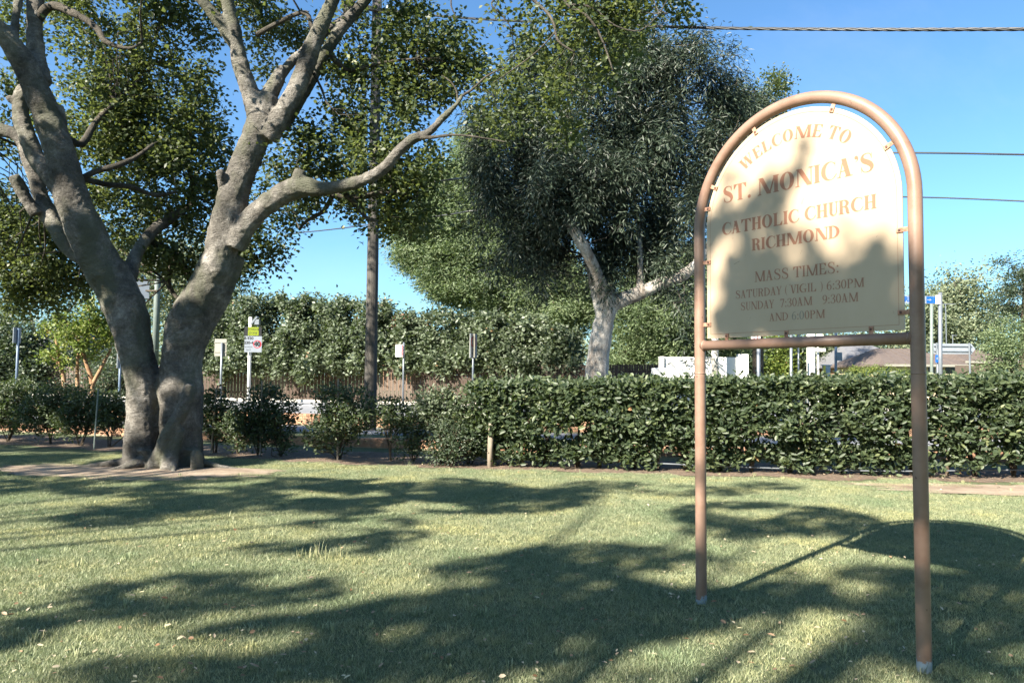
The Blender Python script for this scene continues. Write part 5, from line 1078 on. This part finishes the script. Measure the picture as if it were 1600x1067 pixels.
# feathery trees beyond the fence
Yj = 47.0
blob_tree("jacaranda_tree", "feathery light green tree left of and behind the gum tree", gpost(790, 640, Yj), [(742,235,34,Yj,3,.8),(705,300,44,Yj,3),(740,290,50,Yj,3.5),(668,350,44,Yj,3,.9),(640,395,32,Yj,2.5,.7),(720,360,58,Yj,4),(690,410,46,Yj,3.5),(745,430,58,Yj,4),(700,455,28,Yj,3),(790,400,50,Yj,4),(800,470,54,Yj,4),(856,500,54,Yj,4),(770,340,50,Yj,4),(650,372,26,Yj,2,.7),(628,385,22,Yj,2,.6),(860,430,50,Yj,4),(900,470,50,Yj,3)],
 30, 46, .42, 'leaf_fine', .24, .07, [[(790, 660, 10, Yj), (788, 560, 9, Yj), (780, 480, 8, Yj), (760, 400, 6, Yj), (740, 320, 4, Yj), (742, 250, 3, Yj)], [(784, 500, 6, Yj), (740, 450, 5, Yj), (690, 400, 4, Yj), (650, 385, 3, Yj)], [(785, 500, 6, Yj), (840, 460, 4, Yj), (880, 440, 3, Yj)]], 'brown_bark', up=.5, droop=.35, vs=.45, twig_every=8, twig_r=.03)
Yk = 42.0
blob_tree("jacaranda_tree", "feathery green tree with dark branches right of the white gum trunk", gpost(1040, 640, Yk), [(985,500,44,Yk,3),(1030,480,50,Yk,3),(1080,470,44,Yk,3),(1050,530,44,Yk,3),(1000,550,26,Yk,2.5),(1100,520,40,Yk,2.5),(1010,430,40,Yk,3),(1070,420,40,Yk,3),(1110,560,24,Yk,2),(970,560,24,Yk,2),(1140,540,30,Yk,2)],
 28, 44, .40, 'leaf_fine', .24, .07, [[(1045, 660, 8, Yk), (1042, 560, 7, Yk), (1030, 500, 6, Yk), (1010, 440, 4, Yk)], [(1004, 600, 4, Yk), (1000, 540, 4, Yk), (990, 490, 4, Yk), (975, 470, 3, Yk)], [(1040, 540, 5, Yk), (1070, 480, 4, Yk), (1085, 440, 3, Yk)]], 'brown_bark', up=.5, droop=.3, vs=.5, twig_every=8, twig_r=.03)
Yt = 38.0
blob_tree("tall_tree", "tree top showing behind the upper right of the gum crown", gpost(1185, 640, Yt), [(1195,150,30,Yt,2),(1212,134,20,Yt,1.6),(1180,190,34,Yt,2),(1175,240,30,Yt,2),(1226,152,12,Yt,1),(1150,180,34,Yt,2)], 14, 34, .32, 'leaf', .16, .11, [[(1185, 650, 9, Yt), (1183, 450, 7, Yt), (1180, 300, 5, Yt), (1190, 180, 3, Yt)]], 'brown_bark', twig_every=6)
# row of grey-green shrubs hanging over the fence
for i, (px, top, w) in enumerate([(350, 478, 48), (408, 462, 50), (468, 458, 52), (528, 462, 50), (585, 466, 44), (648, 486, 46), (704, 482, 46), (762, 486, 48), (822, 496, 46), (880, 508, 42)]):
    Ys = 38.6 - .4 * i * .6 - (px - 350) * .0055; lab = ["rounded grey-green shrub beside the twin trunk, behind the sign seen from its back", "tall grey-green shrub directly behind the school zone sign", "tallest grey-green shrub midway between the school zone sign and the power pole", "grey-green shrub just left of the power pole hanging over the fence", "grey-green shrub seen right behind the power pole", "grey-green shrub behind the small white and red sign", "grey-green shrub between the white sign and the ringed speed sign", "grey-green shrub behind the ringed speed sign", "low grey-green shrub left of the white gum trunk", "lowest grey-green shrub touching the white gum trunk"][i]
    hb = (590 - top) / 2; cy = top + hb
    blobs = [(px, top + w * .62, w * .62, Ys, 1.5), (px - w * .35, cy, w * .55, Ys, 1.5), (px + w * .35, cy + 4, w * .55, Ys, 1.5), (px, cy + 20, w * .62, Ys - .5, 1.4), (px + w * .1, 568, w * .5, Ys - 1.3, .8, 1), (px - w * .5, 562, w * .45, Ys - 1.3, .8, 1), (px - w * .4, top + w * .35, w * .22, Ys, .8), (px + w * .45, top + w * .3, w * .25, Ys, .8)]
    blob_tree("large_shrub", lab, gpost(px, 640, Ys), blobs, 30, 26, .17, 'leaf_shrub', .20, .12, [[(px, 660, 4, Ys), (px - 3, 590, 3.5, Ys), (px + 2, 530, 2.5, Ys)], [(px, 600, 3, Ys), (px + 15, 550, 2, Ys)]], 'brown_bark', "row of grey-green shrubs behind the paling fence", cat="shrub", twig_every=0)
# small multi-stemmed tree at the left
Ym = 19.5
blob_tree("crepe_myrtle", "small tree with yellow-green leaves and orange-brown stems behind the left hedge", gpost(120, 640, Ym), [(88,518,20,Ym,.6,.7),(105,500,22,Ym,.6,.8),(140,498,24,Ym,.7,1),(158,512,26,Ym,.7,1),(120,530,26,Ym,.7,.9),(140,540,22,Ym,.6,.8),(92,548,18,Ym,.5,.7),(118,560,18,Ym,.5,.6),(168,530,18,Ym,.5,.7),(150,480,18,Ym,.5,.7),(130,470,16,Ym,.4,.25),(110,478,16,Ym,.4,.2)],
 120, 13, .10, 'leaf_bright', .08, .05, [[(145, 640, 4, Ym), (144, 600, 3.6, Ym), (134, 565, 2.8, Ym), (124, 532, 2.4, Ym), (116, 518, 1.8, Ym)], [(144, 602, 3.4, Ym), (158, 575, 2.6, Ym), (168, 556, 2.2, Ym), (174, 545, 1.5, Ym)], [(102, 640, 3.6, Ym), (100, 595, 3.2, Ym), (95, 572, 3, Ym), (90, 545, 2.2, Ym), (87, 530, 1.4, Ym)], [(95, 572, 2.4, Ym), (85, 562, 1.6, Ym), (78, 555, 1, Ym)], [(122, 640, 3.4, Ym), (121, 595, 3, Ym), (121, 560, 2, Ym), (126, 530, 1.4, Ym)], [(127, 532, 1.8, Ym), (118, 523, 1.5, Ym), (108, 520, 1, Ym)], [(124, 560, 1.3, Ym), (135, 530, 1, Ym), (140, 500, .8, Ym), (136, 460, .6, Ym)]],
 'orange_bark', twig_every=6, twig_r=.006, shape='oval')
# trees at the far left and behind the big tree
Yl = 50.0
blob_tree("background_tree", "dark leafy tree at the far left in front of the grey roof", gpost(35, 640, 44), [(20,540,44,44,2.5,1.2),(60,545,40,44,2.5,1.1),(10,590,40,44,2,1.2),(70,590,36,44,2,1.1),(110,590,30,44,2,1),(-30,540,60,44,2),(0,575,60,44,2,1.1)], 11, 34, .40, 'leaf_dark', .22, .13, [[(30, 650, 8, 44), (32, 560, 6, 44), (30, 520, 3, 44)]], 'brown_bark', twig_every=0)
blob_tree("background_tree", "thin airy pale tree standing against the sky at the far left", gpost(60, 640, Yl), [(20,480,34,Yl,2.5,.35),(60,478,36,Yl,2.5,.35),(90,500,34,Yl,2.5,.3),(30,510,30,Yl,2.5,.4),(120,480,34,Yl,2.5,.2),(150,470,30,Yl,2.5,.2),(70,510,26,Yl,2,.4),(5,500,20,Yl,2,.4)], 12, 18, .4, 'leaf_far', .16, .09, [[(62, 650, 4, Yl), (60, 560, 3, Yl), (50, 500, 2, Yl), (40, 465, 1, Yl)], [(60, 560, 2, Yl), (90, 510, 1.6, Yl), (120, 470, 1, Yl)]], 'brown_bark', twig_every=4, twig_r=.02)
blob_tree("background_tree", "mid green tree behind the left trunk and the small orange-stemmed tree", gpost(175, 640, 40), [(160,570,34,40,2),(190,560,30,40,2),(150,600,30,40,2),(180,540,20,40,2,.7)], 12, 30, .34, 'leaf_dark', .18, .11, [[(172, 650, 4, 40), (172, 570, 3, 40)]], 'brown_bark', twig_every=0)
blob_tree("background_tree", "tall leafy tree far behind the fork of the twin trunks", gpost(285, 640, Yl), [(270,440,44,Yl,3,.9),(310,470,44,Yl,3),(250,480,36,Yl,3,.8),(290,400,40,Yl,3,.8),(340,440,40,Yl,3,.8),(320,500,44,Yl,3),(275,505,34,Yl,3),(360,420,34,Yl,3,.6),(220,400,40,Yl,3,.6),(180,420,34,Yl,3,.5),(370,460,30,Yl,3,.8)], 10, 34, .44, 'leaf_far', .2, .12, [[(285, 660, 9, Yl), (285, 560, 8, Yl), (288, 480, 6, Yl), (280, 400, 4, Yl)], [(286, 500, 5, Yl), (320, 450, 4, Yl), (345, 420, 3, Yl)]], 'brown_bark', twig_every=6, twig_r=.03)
# right-hand distance
Yr = 75.0
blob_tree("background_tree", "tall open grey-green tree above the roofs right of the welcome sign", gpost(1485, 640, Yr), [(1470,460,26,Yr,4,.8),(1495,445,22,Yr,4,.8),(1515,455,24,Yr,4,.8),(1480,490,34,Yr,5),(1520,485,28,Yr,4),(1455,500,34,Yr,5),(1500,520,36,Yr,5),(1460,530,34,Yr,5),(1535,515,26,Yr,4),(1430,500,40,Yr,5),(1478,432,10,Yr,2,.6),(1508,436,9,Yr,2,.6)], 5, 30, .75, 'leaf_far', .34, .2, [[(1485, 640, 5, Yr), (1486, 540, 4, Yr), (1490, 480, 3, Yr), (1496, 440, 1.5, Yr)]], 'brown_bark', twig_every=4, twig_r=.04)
Yc = 46.0
blob_tree("background_tree", "dark bluish tree rising out of the right edge", gpost(1592, 640, Yc), [(1590,415,20,Yc,2,.8),(1580,445,20,Yc,2,.8),(1605,440,30,Yc,2.5),(1585,475,26,Yc,2.5),(1610,490,36,Yc,3),(1562,468,10,Yc,1,.6),(1570,495,16,Yc,2,.8),(1640,450,50,Yc,3)], 13, 26, .34, 'leaf_dark', .2, .08, [[(1600, 640, 7, Yc), (1600, 540, 6, Yc), (1602, 440, 3, Yc)]], 'brown_bark', up=.7, vs=.5, twig_every=5)
Yb = 37.0
blob_tree("large_shrub", "bright green bushy shrub at the right edge in front of the tiled house", gpost(1580, 640, Yb), [(1565,530,26,Yb,1.6),(1590,520,28,Yb,1.6),(1560,555,24,Yb,1.5),(1585,560,30,Yb,1.6),(1610,545,34,Yb,1.8),(1548,575,14,Yb,1),(1580,585,26,Yb,1.4)], 20, 28, .22, 'leaf_fine', .13, .07, [[(1580, 640, 4, Yb), (1580, 570, 3, Yb)]], 'brown_bark', cat="shrub", twig_every=0)
Yd = 58.0
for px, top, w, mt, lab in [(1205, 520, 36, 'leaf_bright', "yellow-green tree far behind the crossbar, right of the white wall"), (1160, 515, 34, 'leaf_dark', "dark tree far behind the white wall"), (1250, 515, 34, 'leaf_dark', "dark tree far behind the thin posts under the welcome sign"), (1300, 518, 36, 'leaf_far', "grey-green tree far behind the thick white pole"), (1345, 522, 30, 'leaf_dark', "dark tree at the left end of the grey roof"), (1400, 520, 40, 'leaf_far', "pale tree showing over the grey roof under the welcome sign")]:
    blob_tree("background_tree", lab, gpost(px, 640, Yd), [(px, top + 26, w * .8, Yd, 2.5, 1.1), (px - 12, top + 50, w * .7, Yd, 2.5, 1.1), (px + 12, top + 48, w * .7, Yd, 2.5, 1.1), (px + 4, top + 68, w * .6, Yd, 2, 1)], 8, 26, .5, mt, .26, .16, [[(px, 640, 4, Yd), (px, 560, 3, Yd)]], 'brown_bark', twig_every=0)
p = gpost(1370, 600, 41)
blob_tree("garden_hedge", "low bright clipped hedge in front of the grey roofed house", p, [(1330 + 14 * i, 586 - (5 if 5 > i > 1 else 0), 11, 41, .6, 1.3) for i in range(8)], 60, 18, .12, 'leaf_bright', .09, .05, [], 'brown_bark', cat="hedge", twig_every=0)
# lines of trees: one closing the horizon, one added behind the viewer
def far_trees(name, lab, X0, X1, Yd, h, n, mat):
    xs = rng.uniform(X0, X1, n); H = h * (1 + .35 * np.array([mnoise.noise(Vector((x * .06, 3, 1))) + .5 * mnoise.noise(Vector((x * .25, 3, 1))) for x in xs])); z = rng.random(n) ** .8 * H
    c = np.stack([xs, Yd + rng.normal(size=n) * 3, z], 1); P, A, N, R = clumps(c, 14, .9, .6)
    o = leaf_object(name, P, A, N, rng.uniform(.5, .9, len(P)), rng.uniform(.3, .5, len(P)), mat, None, 'rhomb', R); return tag(o, lab, "trees", kind='stuff')
far_trees("distant_trees", "added belt of unseen trees behind the viewer, blocking low sky light", -60, 45, -27, 13.0, 1500, 'leaf_far')  # out-of-view belt, added so less low sky light reaches the sign
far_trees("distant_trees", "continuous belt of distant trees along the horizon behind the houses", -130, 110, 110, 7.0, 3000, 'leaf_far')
